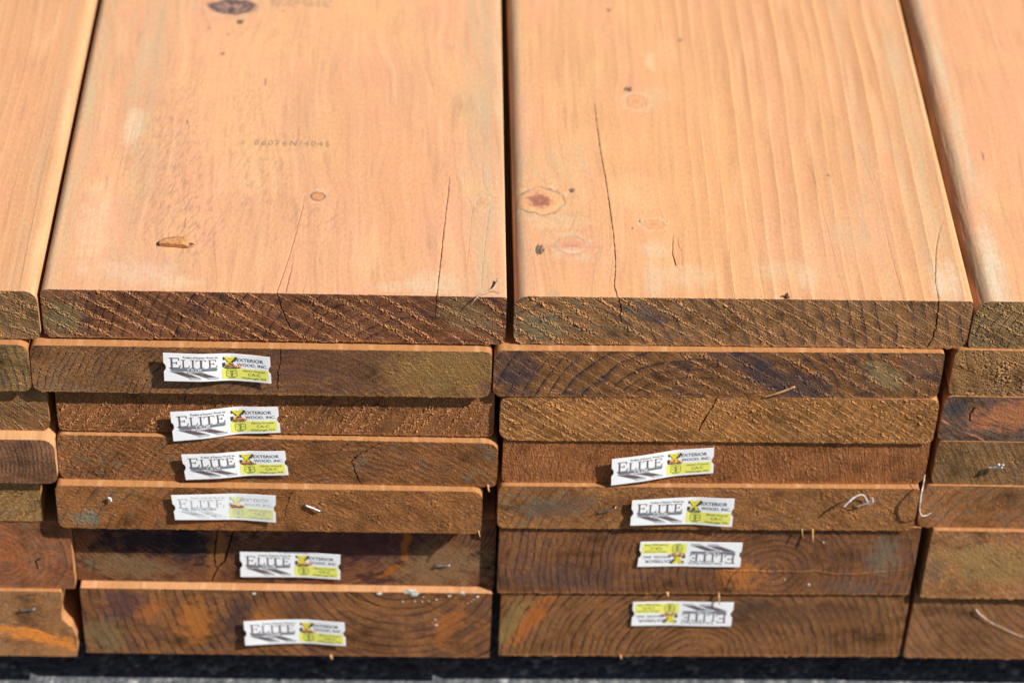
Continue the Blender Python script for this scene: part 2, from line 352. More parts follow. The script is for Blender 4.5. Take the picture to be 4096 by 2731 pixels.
            m = 1-ss(.5, 1.1, d); cl = mixc(cl, (.22, .12, .07), m*.85)
    for (pts, wd, am) in b.get('tcracks', []):
        d = polydist(X+.25*pn(X/2, Y/6, seed+23), Y, pts); wd *= .62; m = 1-ss(wd*.35, wd, d)
        yy = [p[1] for p in pts]; m = m*np.interp(Y, [min(yy), max(yy)-15, max(yy)], [1, .8, .3]); cl = mixc(cl, (.07, .035, .02), np.clip(m*am*.82, 0, 1)); hz = hz-1.0*m*am
    return hz, cl

def build_board(b, seed):
    r = b['row']; zt, zb = zrow(r); zt -= b.get('gap', 0); x0, x1 = b['x']; y0, y1 = b['y']; H = zt-zb
    rr = b.get('r', (5, 5, 5, 5) if r <= 5 else (1.2, 1.2, 1.2, 1.2))      # TL TR BR BL
    root = empty('lumber_board', ((x0+x1)/2, (y0+y1)/2, zb), b['label'], 'board', 'stacked lumber boards')
    dense0, dense1 = b.get('dense', (x0, x1)); st = .33
    ang = 1-np.cos(np.linspace(0, np.pi/2, 11))
    xs = np.concatenate([x0+max(rr[0], rr[3])*ang, x1-max(rr[1], rr[2])*ang,
                         np.arange(max(x0, dense0), min(x1, dense1), st), np.arange(x0, x1, 3.5)])
    xs = np.unique(np.round(xs[(xs >= x0) & (xs <= x1)], 2)); keep = [0]
    for i in range(1, len(xs)):
        if xs[i]-xs[keep[-1]] > .11 or i == len(xs)-1: keep.append(i)
    xs = xs[keep]; xs[0] = x0; xs[-1] = x1
    def cut(d, rad): d = np.clip(d, 0, rad); return rad-np.sqrt(np.maximum(rad*rad-(rad-d)**2, 0))
    ztx = zt-cut(xs-x0, rr[0])-cut(x1-xs, rr[1]); zbx = zb+cut(xs-x0, rr[3])+cut(x1-xs, rr[2])
    if 'wavy' in b: ztx = ztx-b['wavy']*np.abs(pn(xs/28, xs*0, seed+80)); 
    nz = int(H/.33)+1; v = np.linspace(0, 1, nz)
    Z = zbx[:, None]+(ztx-zbx)[:, None]*v[None, :]; X = np.repeat(xs[:, None], nz, 1)
    # slight waviness of the side edges and wider shape changes (a broken corner)
    side = b.get('side', None)
    if side:      # (z fraction from the bottom, x shift) of the right hand end
        sh = np.interp(v, [q[0] for q in side], [q[1] for q in side])
        X = X+sh[None, :]*ss(x1-40, x1, xs)[:, None]
    h, cl = face_field(b, X, Z, seed)
    edge = np.minimum(np.minimum(v[None, :]*H, (1-v[None, :])*H), np.minimum((xs-x0)[:, None], (x1-xs)[:, None]))
    h = h*(.35+.65*ss(0, 1.2, edge))
    Yf = (y0+(y1-y0)*(xs-x0)/(x1-x0))[:, None]-h+b.get('tilt', 0)*v[None, :]
    # ragged fibres along the lower and upper arris
    rag = b.get('rag', .6)*1.6; nb = pn(xs/.9, xs*0+3, seed+60); nb2 = pn(xs/5, xs*0+5, seed+61)
    jb = rag*(.75*np.clip(nb+.4*nb2, 0, 1)**1.2+.55*np.clip(pn(xs/2.4, xs*0+11, seed+65), -.4, 1))
    jt = rag*(.6*np.clip(pn(xs/1.1, xs*0+7, seed+62)+.6*pn(xs/7, xs*0+9, seed+63)-.15, 0, 1)-.45*np.clip(pn(xs/1.9, xs*0+13, seed+66)-.1, 0, 1))
    edgem = ss(0, 3, xs-x0)*ss(0, 3, x1-xs)
    Z[:, 0] -= jb*edgem; Z[:, 1] -= jb*.5*edgem; Yf[:, 0] += -.15*jb
    Z[:, -1] += jt*edgem; Z[:, -2] += jt*.5*edgem; cl[:, -1] *= .8
    js = rag*np.clip(pn(v*H/.8, v*0+2, seed+64), 0, 1); X[-1, :] += js*.8*np.sin(np.pi*v); X[0, :] -= js*.6*np.sin(np.pi*v)
    nx = len(xs); I = np.arange(nx*nz).reshape(nx, nz)
    q = np.stack([I[:-1, :-1], I[1:, :-1], I[1:, 1:], I[:-1, 1:]], -1).reshape(-1, 4)
    co = np.stack([X, Yf, Z], -1)
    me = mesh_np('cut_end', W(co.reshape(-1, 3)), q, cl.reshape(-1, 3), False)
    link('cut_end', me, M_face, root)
    # ---- body: the outline swept back
    s8 = list(range(0, nx-1, 8)); s4 = list(range(0, nz-1, 5))
    loop = [(i, 0) for i in s8]+[(nx-1, j) for j in s4]+[(i, nz-1) for i in (range(nx-1, -1, -1) if r == 1 else range(nx-1, 0, -2))]+[(0, j) for j in reversed(s4)]
    seen = set(); lp = []
    for p in loop:
        if p not in seen: seen.add(p); lp.append(p)
    li = np.array([p[0] for p in lp]); lj = np.array([p[1] for p in lp])
    if r == 1: ys = np.concatenate([[0, .35, .8, 1.5], np.arange(2.5, 372, 1.15), [400, 500, 700, 1200, 2400]])
    else: ys = np.array([0, .35, .8, 1.5, 2.5, 4, 6, 8, 10, 12, 15, 20, 30, 60, 150, 400, 1000, 2400])
    bx = xs[li]; isT = lj == nz-1; isB = lj == 0
    if side: bx = bx+np.interp(v[lj], [q_[0] for q_ in side], [q_[1] for q_ in side])*ss(x1-40, x1, bx)
    bz = np.where(isT, ztx[li], np.where(isB, zbx[li], zbx[li]+(ztx-zbx)[li]*v[lj]))
    by = y0+(y1-y0)*(bx-x0)/(x1-x0)+b.get('tilt', 0)*np.where(isT, 1, np.where(isB, 0, v[lj]))
    XX = np.repeat(bx[None, :], len(ys), 0)+b.get('yaw', 0)*ys[:, None]; ZZ = np.repeat(bz[None, :], len(ys), 0); D = np.repeat(ys[:, None], len(lp), 1)
    inner = isT & (bx > x0+1) & (bx < x1-1)
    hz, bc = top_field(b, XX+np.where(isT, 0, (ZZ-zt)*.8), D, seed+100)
    flat = ss(0, 2.0, ys)[:, None]
    ZZ = ZZ+np.where(inner[None, :], hz, 0)*flat
    wv = 1.2*pn(ys/160, ys*0+1, seed+70)
    if b.get('wane'):     # rough, waney left arris
        m = (1-ss(0, rr[0]*1.1, bx-x0))[None, :]*np.where(isT, 1, 0)[None, :]
        ZZ = ZZ-m*(.45*np.abs(fbm(XX/3, D/45, seed+71, 3))+.7*np.abs(pn(XX/6, D/130, seed+72)))*flat
    XX = XX+(wv*.35)[:, None]*0
    YY = by[None, :]+D
    XX[0] = X[li, lj]; YY[0] = Yf[li, lj]; ZZ[0] = Z[li, lj]
    bc[0] *= .75
    n = len(lp); I = np.arange(len(ys)*n).reshape(len(ys), n); I2 = np.roll(I, -1, 1)
    q = np.stack([I[:-1], I[1:], I2[1:], I2[:-1]], -1).reshape(-1, 4)
    co = np.stack([XX, YY, ZZ], -1).reshape(-1, 3)
    # far cap: fan
    cap = np.array([[co[I[-1]][:, 0].mean(), 2400+y0, (zt+zb)/2]]); co = np.vstack([co, cap]); ci = len(co)-1
    capq = np.stack([I[-1], np.full(n, ci), np.full(n, ci), I2[-1]], -1)
    bcx = np.vstack([bc.reshape(-1, 3), [[.2, .12, .06]]])
    me = mesh_np('body', W(co), q, bcx, True)
    # cap as its own triangles appended through bmesh free path
    link('body', me, M_body, root)
    tri = np.stack([I[-1], np.full(n, ci), I2[-1]], -1)
    used = np.concatenate([I[-1], [ci]]); remap = {int(a): k for k, a in enumerate(used)}
    tq = np.array([[remap[int(a)] for a in t_] for t_ in tri])
    me2 = mesh_np('far_end', W(co[used]+np.array([0, .01, 0])), tq, bcx[used]*.5, False); link('far_end', me2, M_face, root)
    b['root'] = root
    return root

GREY = (.40, .33, .20); TEALC = (.42, .36, .22); PALE = (.60, .42, .26)
DK = (.030, .020, .022); OR = (.36, .13, .045); OL = (.20, .155, .075); BL = (.045, .042, .055); TE = (.13, .17, .14)
B = {}
# ---- column standing at the left of the centre gap
B['A1'] = dict(row=1, x=(-144.3, 142.9), y=(0, 0), r=(5, 1.6, 4, 5.5), base=(.150, .080, .046), dark=(.040, .026, .026), crumb=(.33, .185, .085), pith=(92, -82), rs=6.5, rc=.55, ta=35, bs=9.0, bw=1.5, torn=1.05, fuzz=.14, blotch=.65, teal=.45, tealx=[(-144, 1), (-110, .4), (-60, .2), (110, .3), (143, .9)],
  stain=[(-132, -22, 14, 16, 0, (.16, .15, .09), .5), (120, -16, 20, 12, 20, (.19, .15, .09), .5)],
  cracks=[([(1.1, .5), (3.4, -10.5), (6.4, -20.7), (8.8, -27.7)], .6), ([(99.4, .5), (99.1, -15.8)], .4)],
  label='top board with a wood chip, stamped code and large black knot', rag=.7, veins=[([(-99, 345), (-98, 270), (-95, 240), (-98, 200), (-100, 170)], 2.6, .55, (.38, .28, .17)), ([(-108, 345), (-109, 290), (-106, 240)], 1.6, .45, (.38, .28, .17)), ([(-117, 320), (-121, 262), (-127, 225)], 1.3, .4, (.38, .30, .19)), ([(-88, 350), (-86, 300), (-88, 230)], 1.6, .3, (.42, .26, .15)), ([(135, 345), (134, 230), (131, 150), (133, 60)], 2.2, .4, (.38, .31, .20)), ([(118, 260), (122, 180), (119, 130)], 3, .3, (.42, .30, .18)), ([(-66, 90), (-80, 60), (-100, 40)], 4, .3, (.44, .28, .17)), ([(-60, 60), (-62, 20), (-60, 0)], 1.0, .3, (.40, .26, .17))], scuffs=[(-72, 120, 16, 70, .9), (-52, 70, 20, 40, .5), (-30, 190, 14, 60, .6), (20, 75, 26, 30, .4), (-15, 120, 18, 40, .5), (-95, 150, 12, 60, .6), (-70, 210, 9, 50, .5), (-58, 60, 14, 26, .5)], wob=1.6, lean=.05, trs=13, trc=.16, tline=.22, scuff=.55,
  top=(.55, .285, .150), edges=[(-150, 8, 1.0, (.24, .15, .08)), (-137, 8, .6, (.42, .33, .19)), (128, 11, .6, (.42, .32, .19)), (-97, 9, .35, (.42, .31, .18)), (140, 3, .5, (.62, .42, .24))],  # outermost left edge band paints the shadow beside the left gap
  knots=[(-49.2, 326, 15.5, 9.5, 'big'), (22, 101, 4.8, 4.4, 'ring'), (-51.8, 265.6, 2.2, 2.4, 'fleck'), (-64, 297.7, 1.1, 1.8, 'fleck'), (-49.9, 290, 1, 1.6, 'fleck'), (-43, 307.6, 3, 3.4, 'dark'), (-60.3, 319.3, 1.5, 2, 'fleck'), (-69.4, 182, .8, 4, 'fleck'), (-13, 322, 1.1, 1.6, 'fleck'), (128.5, 97, 3.5, 5, 'pale'),
         (-20, 232, .8, 6, 'fleck')],
  patch=[(-83, 24, 36, 26, 0, (.47, .27, .165), .6), (-118, 60, 12, 60, 0, (.62, .44, .27), .5), (-104, 175, 9, 26, 0, (.60, .50, .34), .55), (-85, 18, 30, 14, 6, (.58, .42, .30), .45), (-60, 8, 14, 8, 0, (.60, .44, .28), .55), (-90, 130, 10, 60, -8, (.43, .26, .145), .55), (-70, 150, 6, 40, 0, (.42, .25, .14), .5), (-107, 250, 7, 80, 3, (.44, .33, .20), .5), (100, 12, 22, 16, 0, (.53, .42, .27), .6), (72, 9, 16, 6, 0, (.52, .41, .27), .5), (40, 330, 60, 70, 0, (.60, .33, .15), .6), (40, 180, 26, 90, 4, (.42+.1, .26, .125), .6), (5, 185, 14, 60, -6, (.47, .255, .135), .5), (-28, 192, 3, 20, 12, (.38, .20, .11), .6), (-16, 215, 2, 16, 12, (.40, .21, .11), .5), (75, 120, 22, 90, 0, (.56, .25, .11), .5), (-40, 220, 40, 110, 0, (.62, .345, .165), .6)],
  tcracks=[([(106.8, 126.1), (106.1, 106.7), (103.7, 71.4), (101.7, 37.3), (100.5, 17.2), (99.6, -1)], .62, 1), ([(13.1, 101.2), (12.3, 87.3), (10, 64.9), (7.2, 41.7), (4.3, 21.4), (1.3, 3.9), (1.2, -1)], .5, .6), ([(9, 28.7), (7.1, 9.8), (6.3, -1)], .8, .7), ([(18.6, 18.3), (16.7, -1)], .4, .5),
           ([(116, 140), (117, 108), (122, 92), (120, 60), (118, 30)], .5, .22), ([(128, 150), (129, 118), (134, 104), (131, 70), (128, 30), (127, 10)], .5, .22)])
B['A2'] = dict(gap=2, tilt=2.2, row=2, x=(-153.4, 135), y=(-8, -7.2), r=(5, 4.5, 7, 6), base=(.150, .088, .045), dark=(.032, .030, .036), crumb=(.26, .155, .065), pith=(10, -118), rs=4.2, rc=.62, ta=-32, bs=6, bw=1.0, torn=.22, tornx=[(-150, 1), (-60, .8), (-20, .1), (135, 0)], fuzz=.52, ringfuzz=.7, fuzzx=[(-150, .9), (-60, .9), (-20, .4), (50, .45), (75, 1.1), (135, 1.3)], blotch=.35, teal=.5, tealx=[(-150, .8), (-80, 1), (-40, .3), (60, .3), (135, .3)],
  stain=[(10, -52, 60, 22, 0, (.085, .050, .035), .55), (105, -56, 40, 22, 0, (.20, .145, .065), .5)], cracks=[([(3, -36.4), (2.3, -52.7), (.4, -59.4), (.1, -72.1)], .45)],
  label='board directly under the wood-chip board, orange-smeared tag, curved rings right of it', rag=.7)
B['A3'] = dict(row=3, x=(-141.3, 137.8), y=(-1.9, -1.7), r=(2, 3, 4, 4), base=(.170, .092, .045), dark=(.040, .026, .022), crumb=(.36, .185, .080), pith=(-300, 40), rs=11, rc=.2, ta=99, bow=.25, bs=7.2, bw=1.7, torn=.9, fuzz=.40, blotch=.3, teal=.25, tealx=[(-140, 0), (60, 0), (137, 1)],
  cracks=[([(-57, -76.5), (-60, -88)], .5)], label='third board down, near-vertical saw strokes, half shaded, tag tilting up to the right', rag=.7)
B['A4'] = dict(gap=1.8, tilt=2, row=4, x=(-143.2, 141.1), y=(-6.2, -8), r=(5, 8, 4, 6), base=(.150, .080, .038), dark=(.028, .022, .024), crumb=(.28, .145, .058), pith=(45, -230), rs=4.4, rc=.5, ta=36, bs=4.2, bw=.9, torn=.5, tornx=[(-143, 1), (-60, .8), (0, .15), (40, .1), (60, .3), (141, .2)], fuzz=.42, ringfuzz=.5, blotch=.4, teal=.5,
  cracks=[([(64.6, -118.3), (48.8, -129.8), (46.5, -134), (49.1, -143.2), (52.1, -152.5)], .8), ([(47.7, -115.1), (36.7, -127), (10.9, -134.7), (-10, -138)], .5), ([(0, -120), (30, -118), (47, -115)], .4)],
  label='fourth board down, forked crack right of its clean tag', rag=.8)
B['A5'] = dict(gap=0.5, tilt=0.5, row=5, x=(-146, 131.9), y=(-13, -13), r=(4, 7, 4, 5), base=(.185, .098, .045), dark=(.050, .035, .028), crumb=(.30, .155, .062), pith=(8, -240), rs=8, rc=.35, ta=30, bs=9, bw=1.6, torn=.12, fuzz=.55, fuzzx=[(-146, .8), (-70, .5), (0, .8), (30, 1.1), (131, 1.1)], blotch=.4, teal=.5, tealx=[(-146, 1), (-100, 1), (-60, 0), (100, .3), (131, 1)],
  stain=[(-128, -182, 9, 8, 0, TE, .5), (-60, -176, 40, 14, 0, (.19, .085, .04), .5)], cracks=[([(7.3, -156.2), (3.6, -168.8), (2.6, -178.4)], .45)],
  label='fifth board down, faded tag and a loose bright staple beside it', rag=.5)
B['A6'] = dict(row=6, x=(-140.2, 142.2), y=(1.9, .9), base=(.125, .066, .038), dark=(.018, .011, .014), crumb=(.20, .10, .045), pith=(0, -178), rs=3.0, rc=.7, ta=-40, torn=0, fuzz=.10, fl=1.1, fa=38, blotch=.75, teal=.2, oval=1.3,
  stain=[(-105, -240, 34, 12, 12, (.15, .115, .07), .6), (-90, -212, 45, 14, 0, DK, .8), (-60, -222, 28, 16, 0, DK, .8), (50, -215, 60, 22, 0, (.06, .03, .03), .7), (104, -236, 34, 22, -10, (.19, .135, .08), .6), (-45, -228, 7, 28, 8, (.17, .09, .045), .8), (82, -215, 3, 20, 6, (.24, .10, .035), .7), (72, -240, 14, 3, -40, (.24, .10, .035), .7)],
  cracks=[([(-43.1, -200), (-47.5, -232), (-46, -242), (-50, -254)], .9), ([(-32, -200), (-40, -233), (-46, -242)], 1.1)],
  label='thick board sixth down, deeply shaded, tag right of a forked dark pitch streak', rag=.3, top=(.46, .23, .10))
B['A7'] = dict(gap=0.4, tilt=0.4, row=7, x=(-138.5, 141), y=(-5.6, -5.5), base=(.170, .092, .046), dark=(.042, .028, .026), crumb=(.28, .14, .06), pith=(78, -228), rs=6.5, rc=.65, ta=38, torn=0, fuzz=.10, fl=1.2, fa=30, blotch=.55, teal=.1, oval=.9,
  stain=[(-112, -272, 14, 22, 30, (.085, .05, .045), .7), (-92, -276, 14, 7, -40, (.28, .12, .05), .6), (-62, -285, 14, 20, 10, (.30, .14, .055), .65), (-32, -280, 12, 26, 12, (.065, .042, .035), .75), (-15, -290, 12, 18, 10, (.30, .145, .055), .7), (10, -272, 14, 14, 10, (.10, .055, .035), .6), (112, -285, 8, 20, 20, (.27, .12, .05), .55), (-125, -300, 16, 18, 0, (.14, .125, .075), .5)],
  cracks=[([(40, -252), (45, -257), (50.3, -261.9), (63.9, -268.4)], 1.1)], label='thick bottom board flecked with white spatter, tag right of dark wavy bands', rag=.35, top=(.50, .25, .11), scuff=.8)
# ---- column right of the centre gap
B['B1'] = dict(row=1, x=(148.1, 434.3), y=(1.2, 4), r=(7.5, 3, 7, 6), base=(.205, .130, .070), dark=(.065, .048, .040), crumb=(.34, .205, .095), pith=(178, -66), rs=8.6, rc=.8, ta=35, bs=8.2, bw=1.6, torn=1.05, tornx=[(148, 1.1), (250, .95), (300, .6), (434, .35)], fuzz=.12, blotch=.5, teal=.75, tealx=[(148, 1.3), (200, 1), (250, .4), (434, .25)], rag=.8,
  stain=[(165, -25, 18, 12, 0, (.14, .14, .095), .5), (233, -14, 16, 5, 22, (.075, .06, .055), .6)], cracks=[([(412, 1), (413.2, -20.1), (412.7, -29.7), (410, -38)], .65), ([(211.4, 1), (214.6, -9.4), (214.5, -19.8)], .5)],
  label='top board with two red-eyed knots and one long wavy crack', veins=[([(150, 150), (160, 135), (168, 122)], 1.2, .5, (.33, .28, .19)), ([(176, 150), (182, 132), (188, 120)], 1.2, .4, (.38, .35, .25)), ([(190, 165), (194, 142), (200, 126)], 1.2, .4, (.38, .35, .25)), ([(236, 190), (243, 208), (249, 222)], 1.5, .35, (.42, .34, .22)), ([(372, 165), (378, 110), (374, 70)], 2.5, .35, (.38, .29, .19)), ([(352, 150), (358, 128), (355, 90), (357, 60)], 1.0, .4, (.38, .29, .19)), ([(400, 190), (408, 140), (406, 70), (412, 30)], 1.4, .35, (.40, .31, .20)), ([(150, 92), (158, 84), (176, 80), (188, 84)], 2.2, .45, (.36, .25, .18)), ([(172, 60), (180, 66), (196, 66)], 1.6, .4, (.50, .30, .13)), ([(176, 42), (186, 38), (200, 40), (205, 44)], 1.8, .4, (.42, .30, .19))], scuffs=[(180, 74, 16, 12, .5), (205, 30, 16, 20, .25)], wob=.35, lean=-.012, trs=11.5, trc=1.1, trx=[(148, .15), (240, .35), (275, 1), (434, 1)], tline=.40, scuff=.14,
  top=(.56, .29, .138), edges=[(140, 10, 1.1, (.22, .13, .07)), (153, 5, .6, (.36, .27, .17)), (419, 10, .5, (.44, .35, .21)), (385, 6, .3, (.42, .31, .19))],  # first edge band: left side coloured dark for the centre gap's shade
  knots=[(165.9, 99, 15.2, 14.5, 'eye'), (184.9, 52.5, 10, 10, 'red'), (238.6, 75.6, 6.2, 4.6, 'pale'), (234.1, 214.9, 6.6, 7.2, 'pale'), (186.4, 111.6, 2.6, 2.6, 'dark'), (163.7, 48.2, 3.1, 5.6, 'dark'), (229.4, 78.8, .9, 1.1, 'dark'), (224.2, 71.3, .7, .9, 'dark'), (247.1, 78.5, .8, .8, 'dark'), (229.3, 230.1, 3.2, 3.0, 'dark'), (220.7, 330.7, 2, 3, 'fleck'), (270, 292.7, 1.6, 2.4, 'fleck'), (357.4, 131.6, 1.4, 1.8, 'fleck'), (393, 133, 2.4, 3, 'pale')],
  patch=[(237, 49, 10, 10, 0, (.50, .42, .29), .7), (235, 18, 8, 22, 0, (.47, .39, .27), .6), (256, 22, 20, 15, 0, (.53, .43, .30), .45), (226, 104, 6, 14, 0, (.47, .38, .22), .5), (228, 108, 22, 32, -15, (.61, .38, .19), .55), (316, 28, 20, 12, 0, (.52, .40, .25), .4), (332, 22, 8, 18, 0, (.56, .45, .30), .6), (419, 20, 12, 24, 8, (.58, .46, .33), .6), (362, 66, 14, 20, 0, (.44, .33, .20), .5), (375, 73, 3, 13, 0, (.30, .23, .16), .6), (180, 145, 26, 26, 0, (.50, .33, .17), .5), (178, 76, 20, 10, 0, (.56, .37, .21), .6), (172, 2, 4, 7, 0, (.30, .24, .16), .6), (245, 208, 7, 8, 10, (.45, .31, .19), .5), (262, 140, 60, 140, 0, (.60, .305, .12), .5), (247, 262, 4, 14, 0, (.60, .45, .26), .6), (250, 225, 12, 10, 0, (.48, .37, .22), .4), (350, 60, 60, 60, 0, (.54, .30, .165), .5)],
  tcracks=[([(205.4, 213.9), (206.2, 186), (207.3, 154.9), (209.4, 124), (210.6, 96), (211.8, 66.1), (212, 41.8), (211.1, 25), (209.9, 12.7), (211.6, -1)], .62, 1), ([(427, 82.6), (423.6, 75), (418.6, 56.3), (415.4, 38.1), (412.6, 20.2), (412, -1)], .6, .8), ([(250, 64.8), (248.3, 45.2), (249.8, 33.3)], .7, .9), ([(252.8, 62.4), (252.6, 53.8), (254.1, 47.8)], .6, .8), ([(254.5, 50), (253.5, 33.4)], .4, .6), ([(285.3, 65.8), (284.5, 42.7), (284.2, 24.8), (284.2, 0)], .4, .4),
           ([(344, 150), (348, 120), (350, 80), (352, 30), (354, 0)], .5, .22), ([(380, 180), (384, 140), (388, 100), (388, 50), (390, 0)], .5, .22), ([(300, 120), (302, 60), (303, 0)], .5, .2)])
B['B2'] = dict(gap=1, tilt=1.1, row=2, x=(136.3, 421.3), y=(-5.8, -.9), r=(6, 3, 6, 6), base=(.140, .082, .042), dark=(.040, .029, .029), crumb=(.30, .17, .080), pith=(262, -112), rs=8.8, rc=.8, ta=33, bs=8.6, bw=1.4, torn=.85, tornx=[(136, .35), (190, .8), (240, 1.1), (421, 1)], fuzz=.14, blotch=.75, teal=.1,
  stain=[(385, -58, 20, 9, 28, (.20, .17, .10), .6), (150, -55, 16, 20, 0, (.06, .045, .042), .6), (320, -62, 60, 12, 28, (.055, .044, .044), .6), (405, -48, 14, 14, 0, (.15, .10, .075), .4)], label='untagged dark board with arched rings and a splinter at its lower edge', rag=.5)
B['B3'] = dict(row=3, x=(141.5, 423.3), y=(-4.9, -1.6), r=(7, 7, 5, 9), base=(.225, .130, .058), dark=(.075, .052, .038), crumb=(.36, .205, .085), pith=(60, 60), rs=9, rc=.35, ta=35, bs=5.4, bw=1.0, torn=.95, fuzz=.22, blotch=.25, teal=.5, tealx=[(141, 1), (200, .5), (300, .4), (423, .8)],
  stain=[(285, -100, 30, 8, 5, (.28, .155, .07), .4)], cracks=[([(279.7, -75.5), (276.8, -85.5), (273.7, -93.6), (270.1, -104.7)], .75)], label='tan board third down right of the gap, diagonal grooves, short crack, no tag', rag=.7)
B['B4'] = dict(row=4, x=(144.5, 423), y=(-3.3, 1), r=(3, 2, 7, 4), base=(.190, .095, .045), dark=(.060, .036, .028), crumb=(.35, .170, .075), pith=(274.4, -156), rs=4.0, rc=.35, ta=80, bs=3.4, bw=.9, torn=.35, fuzz=.62, ringfuzz=.75, fuzzx=[(144, .9), (190, .6), (250, 1), (340, 1.1), (400, .7), (423, .4)], blotch=.25, teal=.3, tealx=[(144, 0), (330, .1), (360, 1), (423, 1)], label='rusty brown board with crumbly rings fanning around its tag', rag=.9)
B['B5'] = dict(gap=0.5, tilt=0.5, row=5, x=(142.5, 420.7), y=(-7.2, -4), r=(5, 3, 5, 5), base=(.195, .110, .052), dark=(.050, .040, .036), crumb=(.32, .165, .065), pith=(296, -240), rs=6.5, rc=.35, ta=30, bs=8, bw=1.6, torn=.15, fuzz=.6, fuzzx=[(142, .5), (165, .15), (195, .15), (215, .9), (230, 1), (300, .9), (420, 1.1)], blotch=.4, teal=.5, tealx=[(142, 1), (200, 1), (240, 0), (420, .5)],
  stain=[(180, -172, 30, 9, -12, (.12, .09, .065), .65)], label='board with a tag, a slanted staple and curled white plastic scrap', rag=.8)
B['B6'] = dict(row=6, x=(144.5, 427.1), y=(-4.8, -1.2), base=(.148, .080, .042), dark=(.034, .028, .034), crumb=(.30, .155, .065), pith=(331, -232), rs=5.0, rc=.6, ta=78, bs=5, bw=1.0, torn=.16, tornx=[(144, 1), (240, .8), (300, .1), (427, .3)], fuzz=.10, fl=.6, fa=80, blotch=.45, teal=.2, tealx=[(144, .2), (380, .3), (427, 1)],
  stain=[(310, -236, 16, 13, 25, (.30, .145, .06), .7), (385, -247, 30, 7, 5, (.13, .10, .08), .4), (405, -218, 12, 18, 0, (.13, .13, .10), .5), (190, -240, 46, 12, 0, (.07, .05, .045), .5)],
  ridges=[([(300, -232), (354.8, -232.4), (387, -234.6), (422.3, -230)], .9, .4, (.19, .105, .058))], cracks=[([(309, -228), (303, -238), (300, -252)], .5)], label='thick board with an upside-down tag, light scored line and orange patch right of it', rag=1.0)
B['B7'] = dict(row=7, x=(147.6, 428.6), y=(-3.2, .6), base=(.165, .092, .045), dark=(.042, .029, .026), crumb=(.34, .175, .08), pith=(283.6, -320), rs=5.4, rc=.9, ta=66, torn=0, fuzz=.45, ringfuzz=.8, fuzzx=[(147, .7), (240, .8), (428, .8)], fl=.5, fa=60, blotch=.35, teal=.15,
  stain=[(168, -282, 7, 28, 24, (.30, .12, .045), .6), (155, -285, 7, 28, 24, (.20, .16, .075), .5), (360, -275, 60, 12, 0, (.09, .055, .035), .5), (290, -272, 50, 12, 0, (.08, .05, .035), .5)],
  label='thick bottom board with an upside-down tag and arched rings under it', rag=1.2)
# ---- right hand column, only its left end in view
dR = (425, 540)
B['R1'] = dict(row=1, x=(435.9, 722), yaw=.011, y=(4.4, 4.4), r=(11, 5, 5, 3), dense=dR, base=(.165, .120, .066), dark=(.05, .046, .04), crumb=(.27, .20, .09), pith=(560, -60), rs=6, rc=.6, ta=30, bs=7, bw=1.4, torn=.9, fuzz=.3, blotch=.35, teal=.9, rag=.8, wane=1,
  label='top board at the far right with a rough rounded left edge', trs=9, trc=.2, tline=.18, scuff=.1, wob=.8, lean=-.02, top=(.57, .285, .145), pink=(.58, .27, .15), edges=[(426, 15, 1.4, (.075, .045, .028)), (443, 4, .6, (.32, .24, .14)), (452, 6, .6, (.50, .43, .29))], knots=[(464.7, 156, .9, 6, 'fleck')], patch=[(452, 30, 8, 60, 0, (.56, .47, .34), .6)])  # darkest edge band paints the gap's shade onto the left side
B['R2'] = dict(row=2, x=(428.3, 715), y=(2.4, 2.4), r=(5, 5, 5, 6), dense=dR, base=(.175, .115, .058), dark=(.04, .032, .02), crumb=(.31, .20, .10), pith=(560, -20), rs=14, rc=.2, ta=20, torn=0, fuzz=1.25, fuzzx=[(428, .5), (445, .9), (460, 1.2), (540, 1.2)], blotch=.3, teal=.2, label='greenish brown crumbly end second down at the right edge', cracks=[([(431, -52), (470, -70), (490, -84)], .35)])
B['R3'] = dict(row=3, x=(426.9, 713), y=(1.6, 1.6), r=(6, 5, 5, 5), dense=dR, base=(.115, .080, .060), dark=(.040, .038, .042), crumb=(.25, .13, .06), pith=(480, -60), rs=5, rc=.3, ta=25, torn=0, fuzz=.12, blotch=.5, teal=.3, fa=25,
  stain=[(474, -92, 33, 13.5, -10, (.26, .135, .080), .9), (436, -88, 7, 10, 0, (.05, .05, .055), .6)], ridges=[([(427.6, -97.8), (457.2, -113.8)], 1.0, .15, (.40, .22, .13))], cracks=[([(447, -86), (445, -92), (445.5, -97)], 1.0), ([(445.5, -97), (455, -101), (470, -101)], .5)], label='dark end with a smooth orange heartwood patch at the right edge', rag=.15)
B['R4'] = dict(row=4, x=(428.1, 714), y=(1, 1), r=(3, 5, 5, 4), dense=dR, base=(.165, .110, .056), dark=(.04, .036, .032), crumb=(.27, .16, .07), pith=(300, -210), rs=4.4, rc=.6, ta=60, bs=9, bw=1.5, torn=.2, fuzz=.3, blotch=.4, teal=.4, label='end with wiggly upright rings and a white plastic shred at the right edge')
B['R5'] = dict(row=5, x=(423.9, 710), y=(-.5, -.5), r=(6, 5, 5, 5), dense=dR, base=(.200, .112, .056), dark=(.065, .055, .05), crumb=(.30, .16, .07), pith=(560, -240), rs=7, rc=.3, ta=-35, bs=8, bw=1.4, torn=.1, fuzz=.25, blotch=.35, teal=.6, label='smoother brown end beside the frayed twine, fifth down at the right')
